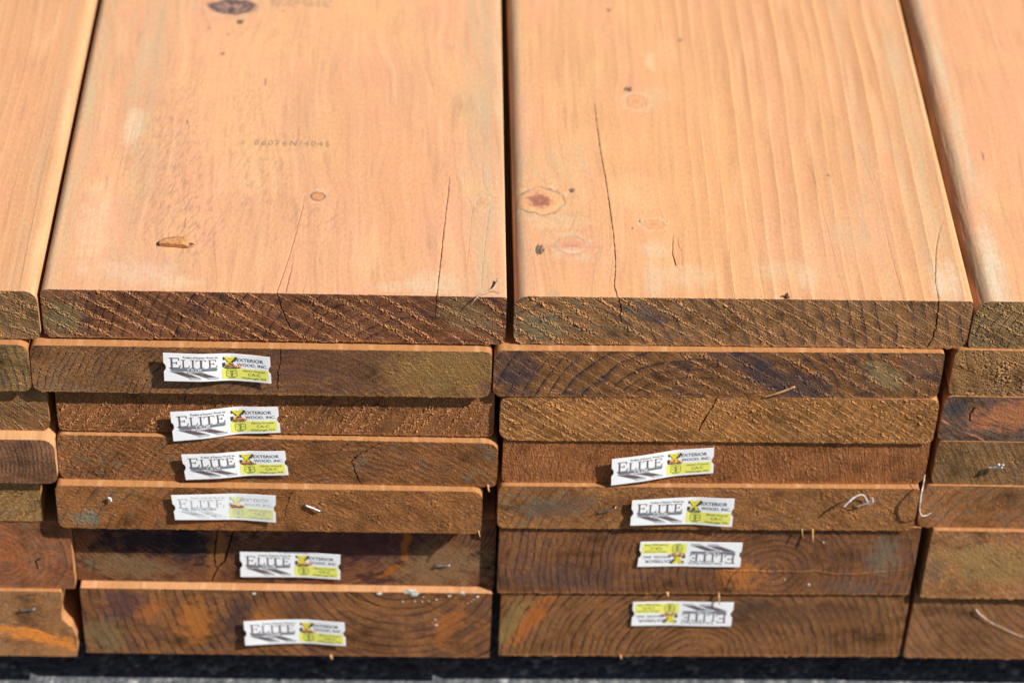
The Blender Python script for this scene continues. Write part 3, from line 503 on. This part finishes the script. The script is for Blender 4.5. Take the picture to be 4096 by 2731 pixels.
B['R6'] = dict(row=6, x=(434.4, 720), y=(-3.8, -3.8), dense=dR, base=(.235, .140, .072), dark=(.09, .065, .045), crumb=(.36, .21, .10), pith=(500, -330), rs=5, rc=.3, ta=42, bs=5, bw=.9, torn=.35, fuzz=.25, blotch=.25, teal=.3, fl=1.2, fa=38, stain=[(480, -222, 46, 18, 12, (.25, .19, .095), .6), (440, -228, 8, 14, 20, (.12, .10, .07), .5)], label='thick golden olive end, sixth down at the right edge', rag=1.2)
B['R7'] = dict(row=7, x=(432.1, 718), y=(0, 0), dense=dR, base=(.165, .098, .052), dark=(.06, .04, .036), crumb=(.33, .18, .085), pith=(600, -190), rs=5.5, rc=.5, ta=42, torn=0, fuzz=.25, fuzzx=[(432, 1.3), (455, .4), (540, .3)], blotch=.3, teal=.05, fa=42, fl=1, label='thick bottom end at the right with a pale thread stuck to it', rag=1.2)
# ---- left hand column, only its right end in view
dL = (-232, -135)
B['L1'] = dict(row=1, x=(-432, -146.2), yaw=-.004, y=(-2.3, -2.3), r=(5, 8, 5, 5), dense=dL, base=(.165, .115, .060), dark=(.05, .042, .04), crumb=(.29, .185, .085), pith=(-330, -70), rs=7, rc=.6, ta=28, bs=10, bw=2.4, torn=.8, fuzz=.25, blotch=.3, teal=.4, label='top board at the far left with fine dark lines along its length', trs=7.5, trc=.35, tline=.75, scuff=.1, wob=.35, top=(.52, .265, .13), pink=(.53, .25, .13), gold=(.54, .28, .13), edges=[(-148, 4, .5, (.62, .36, .18)), (-160, 5, .4, (.40, .27, .16))], knots=[(-190, 150, 1, 1.5, 'fleck'), (-172, 190, .8, 1.2, 'fleck'), (-186, 60, .9, 1.3, 'fleck')])
B['L2'] = dict(gap=1, tilt=1.1, row=2, x=(-441, -154.3), y=(-8, -8), r=(5, 7, 6, 5), dense=dL, base=(.175, .125, .062), dark=(.04, .038, .036), crumb=(.30, .19, .08), pith=(-300, -80), rs=4.6, rc=.8, ta=10, bs=7, bw=1.2, torn=.35, fuzz=.3, blotch=.25, teal=.4, label='end with close curved vertical checks, second down at the left')
B['L3'] = dict(row=3, x=(-434, -146.8), y=(-2.6, -2.6), r=(5, 4, 6, 5), dense=dL, base=(.160, .105, .055), dark=(.04, .036, .034), crumb=(.32, .18, .075), pith=(-120, -30), rs=6, rc=.35, ta=48, bs=6, bw=1.1, torn=.55, fuzz=.3, blotch=.35, teal=.5, label='shaded end with slanting marks, third down at the left')
B['L4'] = dict(row=4, x=(-430, -143.9), y=(-11.5, -11.5), r=(5, 8, 6, 5), dense=dL, base=(.175, .105, .062), dark=(.050, .034, .036), crumb=(.30, .17, .08), pith=(-212, -135), rs=2.6, rc=.8, ta=5, torn=0, fuzz=.05, blotch=.2, teal=.2, oval=.6, fl=.4, fa=5, label='smooth end with fine upright purple rings at the left edge', rag=.1, top=(.52, .28, .125), trs=4, tline=.5)
B['L5'] = dict(row=5, x=(-444, -157.1), y=(-7.3, -7.3), r=(5, 2, 2, 5), dense=dL, base=(.195, .135, .065), dark=(.06, .05, .04), crumb=(.33, .20, .085), pith=(-240, -150), rs=5, rc=.4, ta=-40, bs=4, bw=1, torn=.4, fuzz=.35, blotch=.3, teal=.6, label='short-looking end set back in shade, fifth down at the left')
B['L6'] = dict(row=6, x=(-428, -141), y=(-6.5, -6.5), dense=dL, base=(.205, .100, .055), dark=(.05, .042, .04), crumb=(.33, .16, .07), pith=(-190, -225), rs=4.5, rc=.35, ta=-40, bs=5, bw=1, torn=.15, fuzz=.1, blotch=.45, teal=.5, fa=30, stain=[(-200, -215, 26, 18, 20, (.30, .13, .07), .6)], cracks=[([(-162.6, -226), (-166, -229), (-165, -236)], 1.0)], label='reddish thick end with a small dark slot, left edge')
B['L7'] = dict(row=7, x=(-430, -150.5), y=(-9.5, -9.5), dense=dL, base=(.255, .150, .078), dark=(.09, .06, .045), crumb=(.40, .22, .11), pith=(-260, -200), rs=9, rc=.2, ta=-10, torn=0, fuzz=.25, blotch=.3, teal=.4, side=[(0, 6.2), (.1, 7.2), (.2, 6.6), (.28, 7.4), (.38, 5.8), (.46, 4.6), (.52, 1.0), (.58, -1.4), (.68, -1.8), (.8, -.3), (1, 0)], stain=[(-172, -298, 40, 7, 18, (.46, .22, .085), .9)], cracks=[([(-200, -283), (-175, -289), (-158, -297)], .7), ([(-160, -301), (-150, -303), (-141, -302)], .7)], label='thick bottom board with a split broken corner and a staple, left edge', rag=.4)
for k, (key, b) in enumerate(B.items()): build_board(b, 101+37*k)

# ------------------------------------------------------------------ bearers under the pile
for yb in (260, 1900):
    V = []; x0, x1 = -440, 730
    for x in (x0, x1):
        for (yy, zz) in ((yb, GROUND), (yb+88, GROUND), (yb+88, GROUND+43.5), (yb, GROUND+43.5)): V.append((x, yy, zz))
    me = poly_mesh('wood_bearer', V, [(0, 1, 2, 3), (7, 6, 5, 4), (0, 4, 5, 1), (1, 5, 6, 2), (2, 6, 7, 3), (3, 7, 4, 0)])
    o = link('wood_bearer', me, M_dark); o['label'] = 'timber bearer on the asphalt hidden beneath the pile of boards'; o['category'] = 'bearer'; o['group'] = 'bearers under the pile'

# ------------------------------------------------------------------ the stapled tags
def text_polys(txt, bold=0.0, spacing=1.0):
    cu = bpy.data.curves.new('t', 'FONT'); cu.body = txt; cu.size = 1; cu.space_character = spacing; cu.offset = bold; cu.resolution_u = 3
    o = bpy.data.objects.new('t', cu); C.objects.link(o); bpy.context.view_layer.update()
    me = bpy.data.meshes.new_from_object(o.evaluated_get(bpy.context.evaluated_depsgraph_get()))
    V = np.array([v.co[:2] for v in me.vertices]); Fc = [tuple(p.vertices) for p in me.polygons]
    bpy.data.objects.remove(o); bpy.data.meshes.remove(me); bpy.data.curves.remove(cu)
    return V, Fc
_cache = {}
def text_box(txt, u0, u1, v0, v1, bold=0.0, spacing=1.0):
    """letters stretched into the box u0..u1, v0 (top)..v1 (base line)"""
    key = (txt, bold, spacing)
    if key not in _cache: _cache[key] = text_polys(*key)
    V, Fc = _cache[key]; mn = V.min(0); mx = V.max(0)
    if any(c in txt for c in ',g$'): mn = np.array([mn[0], min(0, mn[1])])
    lo = 0.0 if 'g' in txt else mn[1]; hi = mx[1]
    U = u0+(V[:, 0]-mn[0])/(mx[0]-mn[0])*(u1-u0); Vv = v1-(V[:, 1]-lo)/(hi-lo)*(v1-v0)
    return [list(zip(U, Vv))], [Fc]
class Draw:
    def __init__(s): s.v = []; s.f = []
    def add(s, pts, faces):
        b = len(s.v); s.v += [tuple(p) for p in pts]; s.f += [tuple(b+i for i in f) for f in faces]
    def text(s, *a, **k):
        V, Fc = text_box(*a, **k); s.add(V[0], Fc[0])
    def poly(s, pts, n=1):
        if n == 1 or len(pts) != 4: s.add(pts, [tuple(range(len(pts)))]); return
        a, b, c, e = [np.array(p, float) for p in pts]
        for i in range(n):
            t0, t1 = i/n, (i+1)/n; s.add([a+(b-a)*t0, a+(b-a)*t1, e+(c-e)*t1, e+(c-e)*t0], [(0, 1, 2, 3)])
    def rect(s, u0, v0, u1, v1, n=1):
        for i in range(n):
            a = u0+(u1-u0)*i/n; c = u0+(u1-u0)*(i+1)/n; s.poly([(a, v0), (c, v0), (c, v1), (a, v1)])
    def strip(s, u0, v0, u1, v1, t):
        """thick line"""
        du, dv = (u1-u0)*67.5, (v1-v0)*22.5; L = math.hypot(du, dv); nu, nv = -dv/L*t/67.5/2, du/L*t/22.5/2
        s.poly([(u0+nu, v0+nv), (u1+nu, v1+nv), (u1-nu, v1-nv), (u0-nu, v0-nv)])
def serif(d, ch, u, v0, v1, wu):
    """a roman capital with thick stem and hairline serifs, box u..u+wu, v0..v1"""
    H = v1-v0; st = .20*wu; hl = .055*H; sf = .16*wu
    R = lambda a, b, c, e: d.rect(u+a*wu, v0+b*H, u+c*wu, v0+e*H)
    if ch == 'I':
        R(.42, 0, .60, 1); R(.16, 0, .84, .06); R(.16, .94, .84, 1)
    elif ch == 'T':
        R(.42, 0, .58, 1); R(.02, 0, .98, .07); R(.22, .94, .78, 1)
        d.poly([(u+.02*wu, v0), (u+.10*wu, v0), (u+.0*wu, v0+.28*H)]); d.poly([(u+.98*wu, v0), (u+1.0*wu, v0+.28*H), (u+.90*wu, v0)])
    elif ch in 'EL':
        R(.15, 0, .28, 1); R(.0, 0, .46, .06); R(.0, .94, .9, 1)
        d.poly([(u+.80*wu, v1), (u+.92*wu, v1), (u+1.02*wu, v0+.68*H), (u+.97*wu, v0+.68*H)])
        if ch == 'E':
            R(.3, 0, .86, .06); d.poly([(u+.78*wu, v0), (u+.86*wu, v0), (u+.90*wu, v0+.26*H), (u+.86*wu, v0+.26*H)])
            R(.3, .46, .66, .52); R(.62, .36, .67, .62)
def tag_art():
    D = {k: Draw() for k in ('shadow', 'black', 'slate', 'brown', 'grey', 'yellow', 'xy', 'white', 'green')}
    k = D['black']
    k.text('Product of Exterior Wood, Inc.', .185, .515, .09, .18, bold=.008)
    for dd, o in ((D['shadow'], .003), (D['brown'], 0)):
        serif(dd, 'E', .055+o, .15+o, .52+o, .105)
        serif(dd, 'L', .17+o, .21+o, .51+o, .075); serif(dd, 'I', .245+o, .21+o, .51+o, .06)
        serif(dd, 'T', .305+o, .21+o, .51+o, .095); serif(dd, 'E', .415+o, .21+o, .51+o, .085)
    D['slate'].poly([(.055, .53), (.505, .53), (.49, .625), (.075, .625)], 16)
    D['white'].text('TRIM', .215, .35, .545, .61, bold=.02, spacing=1.5)
    # two deck boards in perspective joined by a cross piece
    def board(p):
        p = [p[0], p[3], p[2], p[1]]        # long sides first
        D['slate'].poly([(p[0][0]-.006, p[0][1]-.006), (p[1][0]-.008, p[1][1]+.012), (p[2][0]+.006, p[2][1]+.012), (p[3][0]+.004, p[3][1]-.012)], 10)
        D['grey'].poly(p, 10)
        c = [(sum(q[0] for q in p)/4), (sum(q[1] for q in p)/4)]
        D['brown'].poly([(q[0]+(c[0]-q[0])*.08, q[1]+(c[1]-q[1])*.16) for q in p], 10)
    board([(.055, .635), (.16, .635), (.335, .86), (.235, .86)])
    board([(.245, .66), (.345, .66), (.50, .87), (.405, .87)])
    D['slate'].poly([(.215, .645), (.365, .645), (.37, .745), (.225, .745)]); D['grey'].poly([(.22, .66), (.36, .66), (.364, .735), (.23, .735)])
    for (a, c) in ((.24, .335), (.41, .50)):
        D['slate'].poly([(a-.004, .855), (c+.004, .855), (c+.004, .925), (a-.004, .925)]); D['grey'].poly([(a, .87), (c, .87), (c, .915), (a, .915)])
    # the black backed yellow X
    X0, X1, Y0, Y1 = .560, .672, .10, .50
    def cross(dd, e, ox=0, oy=0):
        dd.poly([(X0+ox-e, Y0+oy), (X0+.035+ox+e, Y0+oy), (X1+ox+e, Y1+oy), (X1-.035+ox-e, Y1+oy)])
        dd.poly([(X1+ox+e, Y0+oy), (X1-.035+ox-e, Y0+oy), (X0+ox-e, Y1+oy), (X0+.035+ox+e, Y1+oy)])
    cross(k, .006, .006, .03); k.poly([(.552, .13), (.57, .11), (.585, .2), (.556, .24)]); k.poly([(.552, .5), (.58, .52), (.59, .40), (.556, .38)])
    k.poly([(.652, .10), (.690, .12), (.672, .28), (.650, .30)]); k.poly([(.545, .34), (.575, .32), (.575, .46), (.548, .5)])
    cross(D['xy'], 0)
    k.text('EXTERIOR', .685, .935, .15, .275, bold=.012); k.text('WOOD, INC.', .685, .97, .335, .46, bold=.012)
    D['yellow'].rect(.542, .53, .975, .93, 18)
    gr = D['green']
    gr.text('QUALITY', .58, .68, .545, .60, bold=.015); gr.text('AUDIT', .597, .663, .86, .92, bold=.015)
    for a in ((.583, .63, .68, .63), (.583, .835, .68, .835), (.583, .63, .583, .835), (.68, .63, .68, .835)): gr.strip(*a, .35)
    gr.text('$', .617, .646, .635, .83, bold=.02); gr.text('W', .592, .610, .70, .76, bold=.01); gr.text('W', .652, .670, .70, .76, bold=.01)
    gr.text('Above Ground', .735, .945, .565, .635, bold=.012); gr.text('CA-C', .785, .90, .68, .785, bold=.012); gr.text('Washougal, WA', .725, .955, .83, .905, bold=.012)
    return D
ART = tag_art()
def make_tag(key, y, corners, lift, liftv, flip=False, faded=False, hole=False, smear=1, lab=None):
    root = B[key]['root']; tl, tr, br, bl = [np.array(c, float) for c in corners]
    lx = [p[0] for p in lift]; ly = [p[1] for p in lift]
    # smooth interpolation of the lift
    gx = np.linspace(0, 1, 61); gy = np.interp(gx, lx, ly)
    ker = np.hanning(13); ker /= ker.sum(); gy = np.convolve(np.pad(gy, 6, 'edge'), ker, 'valid')
    x0, x1 = B[key]['x']; ya, yb = B[key]['y']
    def mp(uv, off):
        uv = np.array(uv, float); u, v = uv[:, 0], uv[:, 1]
        if flip: u, v = 1-u, 1-v
        p = (tl*(1-u)[:, None]+tr*u[:, None])*(1-v)[:, None]+(bl*(1-u)[:, None]+br*u[:, None])*v[:, None]
        yy = ya+(yb-ya)*(p[:, 0]-x0)/(x1-x0)
        L = np.interp(u, gx, gy)+liftv*(v-.3)+.25
        return np.stack([p[:, 0], yy-L-off, p[:, 1]], -1)
    # the sheet: a thin slab with a half-round notch in each short edge
    nu, nv = 72, 33; V = []; 
    for side_off in (0.0, .22):
        for j in range(nv):
            v = j/(nv-1); notch = .021*math.sqrt(max(0, 1-((v-.5)/.13)**2)) if abs(v-.5) < .13 else 0
            for i in range(nu):
                t = i/(nu-1); V.append((0+notch+(1-2*notch)*t, v, side_off))
    P = mp([(a, c) for a, c, _ in V], 0); P[:, 1] -= np.array([s_ for _, _, s_ in V])
    Fc = []; n = nu*nv
    for j in range(nv-1):
        for i in range(nu-1):
            a = j*nu+i; Fc.append((a, a+1, a+nu+1, a+nu)); Fc.append((n+a, n+a+nu, n+a+nu+1, n+a+1))
    for i in range(nu-1):
        Fc.append((i, n+i, n+i+1, i+1)); a = (nv-1)*nu+i; Fc.append((a, a+1, n+a+1, n+a))
    for j in range(nv-1):
        a = j*nu; Fc.append((a, a+nu, n+a+nu, n+a)); a = j*nu+nu-1; Fc.append((a, n+a, n+a+nu, a+nu))
    tag = link('end_tag', poly_mesh('end_tag', P, Fc), M_tag, root)
    if lab: tag['label'] = lab
    mats = dict(shadow=M_greyink, black=M_ink, slate=M_slate, brown=M_brownink, grey=M_greyink, yellow=M_yellow, xy=M_xyellow, white=M_tag, green=M_green)
    if faded: mats = dict(shadow=M_tag, black=M_fade, slate=M_fade, brown=M_fade, grey=M_tag, yellow=M_fadey, xy=M_fadey, white=M_tag, green=M_fade)
    layer = dict(yellow=.28, shadow=.27, slate=.31, grey=.35, brown=.40, black=.31, xy=.35, white=.37, green=.34)
    groups = {'lettering': ('black', 'shadow', 'slate', 'white', 'green'), 'deck_drawing': ('grey', 'brown'), 'yellow_panel': ('yellow',), 'cross_emblem': ('xy',)}
    for nm, ks in groups.items():
        V = []; Fs = []; mi = []; ml = []
        rnd = random.Random(5)
        for k in ks:
            d = ART[k]; P = mp(d.v, layer[k]); b0 = len(V); V += [tuple(p) for p in P]
            for f in d.f:
                if faded and k not in ('yellow', 'xy') and rnd.random() < .12: continue
                Fs.append(tuple(b0+i for i in f)); mi.append(len(ml))
            ml.append(mats[k])
        me = poly_mesh(nm, V, Fs)
        for m in ml: me.materials.append(m)
        me.polygons.foreach_set('material_index', mi); link(nm, me, None, tag)
    # staple crown over the emblem with torn orange fibre stuck under it
    c = mp([(.585, .47), (.60, .44), (.67, .46), (.69, .50)], .2)
    a, e = mp([(.58, .48), (.69, .46)], .55)
    inn = np.array([0, 1.6, 0])
    link('staple', tube('staple', [a+inn, a, (a+e)/2, e, e+inn], .32, 6), M_steel, tag)
    if smear:
        P = []
        rnd = random.Random(sum(map(ord, key)))
        for q in range(6+6*smear):
            u = rnd.uniform(.575, .705); v = .47+rnd.uniform(-.05, .03); p = mp([(u, v)], .45)[0]; P.append((p[0], p[1], p[2], rnd.uniform(.8, 2.0), .22, rnd.uniform(.35, .75)))
        link('torn_fibre', blob('torn_fibre', P, 3), M_orange, tag)
    return tag
make_tag('A2', -9.6, [(-70, -40.5), (-3.7, -43.3), (-3.3, -64.3), (-70.2, -62.9)], [(0, 2.9), (.35, 2.6), (.62, .3), (.85, 1.2), (1, 2.4)], .6, smear=2)
make_tag('A3', -4.8, [(-68.8, -93.6), (-.3, -89.8), (.9, -110.8), (-67.8, -117.8)], [(0, 4.2), (.3, 3.6), (.62, .6), (.8, 1.6), (1, 2.0)], .8, smear=2, lab='tag tilted up to the right with a crumpled corner')
make_tag('A4', -8, [(-63.1, -127), (3.6, -123.3), (5.6, -143.6), (-61.1, -148.6)], [(0, 2.6), (.35, 2.4), (.62, .5), (.8, 1.2), (1, 1.4)], .5)
make_tag('A5', -14, [(-70.7, -157.5), (-2.8, -156.6), (-3.3, -180.3), (-69.1, -179.1)], [(0, 2.2), (.35, 1.2), (.62, .3), (.85, 1.2), (1, 2.2)], .4, faded=True, lab='faded tag with broken pale print')
make_tag('A6', -.6, [(-29.5, -223.2), (38, -224), (37.8, -247.1), (-29.7, -246.5)], [(0, 1.4), (.35, .8), (.62, .3), (.85, 1.2), (1, 1.8)], .3)
make_tag('A7', -7.5, [(-28.4, -281.5), (40.6, -281.3), (41.5, -303.8), (-28, -304.6)], [(0, 2.8), (.35, .8), (.62, .3), (.85, 2.0), (1, 2.8)], .5)
make_tag('B4', -3.5, [(215.3, -127.8), (281.5, -120.3), (282.8, -142), (216, -150.4)], [(0, 4.4), (.3, 3.2), (.62, .4), (.85, .8), (1, 1.0)], .6)
make_tag('B5', -7.5, [(230.6, -162.4), (298.1, -159.9), (298.5, -185), (230.7, -184.6)], [(0, 2.4), (.35, 1.0), (.62, .3), (.85, 2.0), (1, 2.6)], .5, smear=0)
make_tag('B6', -3.8, [(239.2, -203.9), (307.8, -204.2), (308.1, -226.7), (238.4, -227)], [(0, .9), (.38, .2), (.7, .8), (1, 1.0)], .3, flip=True, lab='tag stapled upside down')
make_tag('B7', -2.5, [(238.1, -263), (307.5, -262.7), (307.4, -285.9), (238.2, -285.9)], [(0, .9), (.38, .2), (.7, 1.0), (1, 1.0)], .3, flip=True, lab='tag stapled upside down')

# ------------------------------------------------------------------ ink stamps on the chip board
def stamp(name, txt, x0, x1, ya, yb, bold, sp):
    (V,), (Fc,) = text_box(txt, x0, x1, 0, 1, bold, sp)
    P = [(u, yb+(ya-yb)*v, .02) for u, v in V]      # v: 0 top of letters (far), 1 base line (near)
    return link(name, poly_mesh(name, P, Fc), M_stamp, B['A1']['root'])
stamp('ink_stamp', '86076N/404S', -22.7, 27.0, 156.6, 162.4, -.012, 1.35)
d = Draw(); rnd = random.Random(4)
for row in (329.5, 332.5, 336):
    x = -22.0
    while x < 20:
        w_ = rnd.uniform(2.0, 4.5)
        if not (-8 < x < 1 and row < 331): d.poly([(x, row-.35), (x+w_, row-.3), (x+w_, row+.5), (x, row+.45)])
        x += w_+rnd.uniform(1.2, 2.4)
link('smudged_stamp', poly_mesh('smudged_stamp', [(a, c, .02) for a, c in d.v], d.f), M_stamp, B['A1']['root'])

# ------------------------------------------------------------------ loose bits
def part(key, name, me, mat, lab=None):
    o = link(name, me, mat, B[key]['root'])
    if lab: o['label'] = lab
    return o
def thing(name, me, mat, label, cat):
    o = link(name, me, mat); o['label'] = label; o['category'] = cat; return o
def yf(key, x): b = B[key]; return b['y'][0]+(b['y'][1]-b['y'][0])*(x-b['x'][0])/(b['x'][1]-b['x'][0])
# wood chip lying on the planed face
V = []; rnd = random.Random(3)
prof = [(-75.0, 45.0, 49.5, .4, 2.6), (-73, 44.8, 51.5, .2, 3.0), (-69, 44.4, 53, .1, 3.2), (-64, 44, 53.6, .1, 3.3), (-60, 43.4, 53.4, .2, 3.4), (-58, 43.1, 51, .6, 2.6), (-56, 43.6, 46, 1.0, 1.6)]
for (x, a, c, lo, hi) in prof: V += [(x, a, lo), (x, a-.3, hi*.9), (x, (a+c)/2, hi), (x, c, hi*.45), (x, c, lo*.3)]
Fc = [(i*5+k, i*5+(k+1) % 5, (i+1)*5+(k+1) % 5, (i+1)*5+k) for i in range(len(prof)-1) for k in range(5)]+[(0, 1, 2, 3, 4), tuple(len(V)-1-k for k in range(5))]
M_chip = mat_plain('chip_wood', (.43, .20, .075), .75, 0, .3, .35, 500)
chip = thing('wood_chip', poly_mesh('wood_chip', V, [tuple(reversed(f)) for f in Fc]), M_chip, 'small orange wood chip with a frayed end lying on the planed board', 'wood chip')
for k in range(5):
    a = (-57.5+rnd.uniform(-1, .5), 44+k*.7, 1.0+rnd.uniform(0, .8)); e = (a[0]+rnd.uniform(2, 5), a[1]+rnd.uniform(-1.6, 1.2), .5+rnd.uniform(0, 1))
    link('frayed_fibre', tube('frayed_fibre', [a, ((a[0]+e[0])/2, (a[1]+e[1])/2, a[2]+.3), e], [.35, .25, .15], 5), M_dark, chip)
# twig on the corner
M_twig = mat_plain('twig_bark', (.36, .24, .17), .8, 0, .2, .4, 700)
tw = thing('dry_twig', tube('dry_twig', [(137.4, 15, 2.2), (136.6, 11, 2.0), (134.2, 6.2, 1.2), (130, 3.2, .9), (126, .6, .9), (123, -2.2, -.8), (120.6, -2.6, -5)], [.7, .8, .75, .62, .5, .4], 8, jit=.12), M_twig, 'thin curled twig resting over the corner edge of the stamped board', 'twig')
link('side_shoot', tube('side_shoot', [(133, 5.0, 1.0), (136, 4.4, .9), (138.5, 3.2, .7)], .25, 5), M_twig, tw)
# splinter across the dark board
thing('wood_splinter', tube('wood_splinter', [(309.5, yf('B2', 310)-.9, -75), (319, yf('B2', 319)-1.9, -70.2), (328, yf('B2', 328)-2.2, -65)], [.55, .8, .75], 6, jit=.15), M_sliver, 'pale pink splinter leaning on the dark arched board below the crack', 'splinter')
# little burr at the upper arris
thing('resin_burr', blob('resin_burr', [(317.2, 4.0, .8, 1.3, 1.2, .9), (315.2, 5.4, .5, 1.6, .6, .4), (317.6, 6.5, .7, .5, 1.8, .4)], 5), M_dark, 'tiny dark burr sitting at the front edge of the knotty top board', 'burr')
# twine between two columns
M_twine = mat_plain('frayed_twine', (.52, .44, .36), .8, 0, .2, .5, 420)
thing('twine', tube('twine', [(422.6, -1, -142.5), (421.4, -6, -147), (420.2, -9.5, -153), (420.4, -10, -160), (421.2, -9.5, -167), (423.6, -8.4, -172.4), (427, -6, -174.6), (431, -4, -174.2)], [.35, .55, .7, .65, .5, .35, .2], 7, jit=.25), M_twine, 'frayed white twine hanging between two columns of boards', 'twine')
# staples that hold nothing
def staple(key, p0, p1, out0, out1, lab=None):
    a = (p0[0], yf(key, p0[0])-out0, p0[1]); e = (p1[0], yf(key, p1[0])-out1, p1[1])
    part(key, 'staple', tube('staple', [(a[0], a[1]+out0+1, a[2]), a, ((a[0]+e[0])/2, (a[1]+e[1])/2, (a[2]+e[2])/2), e, (e[0], e[1]+out1+1, e[2])], .5, 6, 1.2), M_steel, lab)
staple('A5', (16.6, -166.2), (25.7, -170.5), .9, 1.5); staple('B5', (209.8, -175.6), (219.9, -169.6), .7, 2.2)
staple('L7', (-178.8, -271.4), (-169.9, -269.8), 1.4, 1.4); staple('A6', (103, -233.4), (111.5, -232.6), 1.6, 1.6)
# torn plastic scraps
part('B5', 'plastic_scrap', tube('plastic_scrap', [(370.6, -11, -163), (372.6, -10.5, -160), (376, -9.5, -156.6), (380.6, -8, -154.8), (384, -6.5, -158), (386, -5.5, -162.6), (388.5, -6.5, -165.5)], [.7, 1.1, .8, .95, .7, .5], 7, .4, .3), M_white, 'curled white plastic scrap')
part('B5', 'plastic_scrap', tube('plastic_scrap', [(380, -6.5, -167), (385, -7.5, -163.6), (389, -8.5, -161), (388.5, -9.5, -156)], [.5, .7, .9, .5], 6, .6, .15), M_white)
part('R4', 'plastic_scrap', tube('plastic_scrap', [(463.5, -1, -135.4), (467, -3, -133.6), (470, -4, -131.6), (471.4, -6, -128)], [.8, 1.1, 1.2, .8], 6, .6, .2), M_white)
part('R4', 'plastic_scrap', tube('plastic_scrap', [(469, -2, -131), (472, -3, -133.6)], .7, 6), M_white)
part('A5', 'plastic_scrap', blob('plastic_scrap', [(-111, -14.2, -162.4, 1.6, .5, 1.2), (-110.2, -14.4, -164.2, .8, .5, 1.2)], 2), M_white)
part('R7', 'pale_thread', tube('pale_thread', [(475.6, -1.4, -267.5), (478, -1.6, -271), (482, -1.5, -274.8), (488, -1.3, -280), (495, -1.1, -284.6), (504, -1, -290), (513, -.9, -294.6)], [.55, .4, .22, .2, .18, .18], 6), M_twine)
# hanging fibres
for (key, x, z0, z1, r_) in (('B5', 353.7, -189.5, -200, .75), ('B5', 346.6, -189.5, -196.6, .4), ('B6', 296.4, -252.6, -262.5, .8), ('A4', 135.6, -150.8, -155.5, .7), ('A5', 130.6, -188.0, -191.8, .6), ('A7', 31, -317, -319, 1.0), ('B7', 233, -316.9, -318.9, .7), ('B6', 261, -253, -255, 1.0)):
    y = yf(key, x); part(key, 'loose_fibre', tube('loose_fibre', [(x-.6, y+.6, z0), (x, y-1.2, (z0+z1)/2), (x+.7, y-1.8, z1)], [r_, r_*.8, r_*.5], 6, jit=.2), M_sliver)
# white spatter on the lowest board
P = [(-21.1, -257.7, 1.8), (63.9, -256.1, 2.4), (85.3, -253.9, 4.0), (88, -256.5, 3.4), (82, -255, 2.0), (111.6, -257.4, 1.6), (120.3, -254.6, 2.2), (122, -256, 1.3), (130.8, -257.8, 1.6), (128.5, -260, .8), (127, -262, .7), (80.2, -263.1, .9), (88.4, -263, .9), (102.9, -261, 1.1), (98, -262.5, .7), (93.4, -263.2, .8), (94.1, -258.3, .8), (102.4, -280.5, 1.1), (103.3, -286, 1.5), (-84.5, -255.6, 1.0), (124.8, -264, .7)]
for q_, (x, z, r_) in enumerate(P): part('A7', 'white_spatter', blob('white_spatter', [(x, -5.7+(.2 if z < -256 else .6), z, r_*.72, .22, r_*.55), (x+r_*.6, -5.6+(.2 if z < -256 else .6), z+.3*r_, r_*.4, .2, r_*.35)], q_), M_drop)
for q_, (x, z, r_) in enumerate([(356.9, -244.8, 1.2), (362.5, -204.6, .8), (340, -240, .6)]): part('B6', 'white_spatter', blob('white_spatter', [(x, yf('B6', x)-.1, z, r_*.8, .35, r_)], q_+30), M_drop)
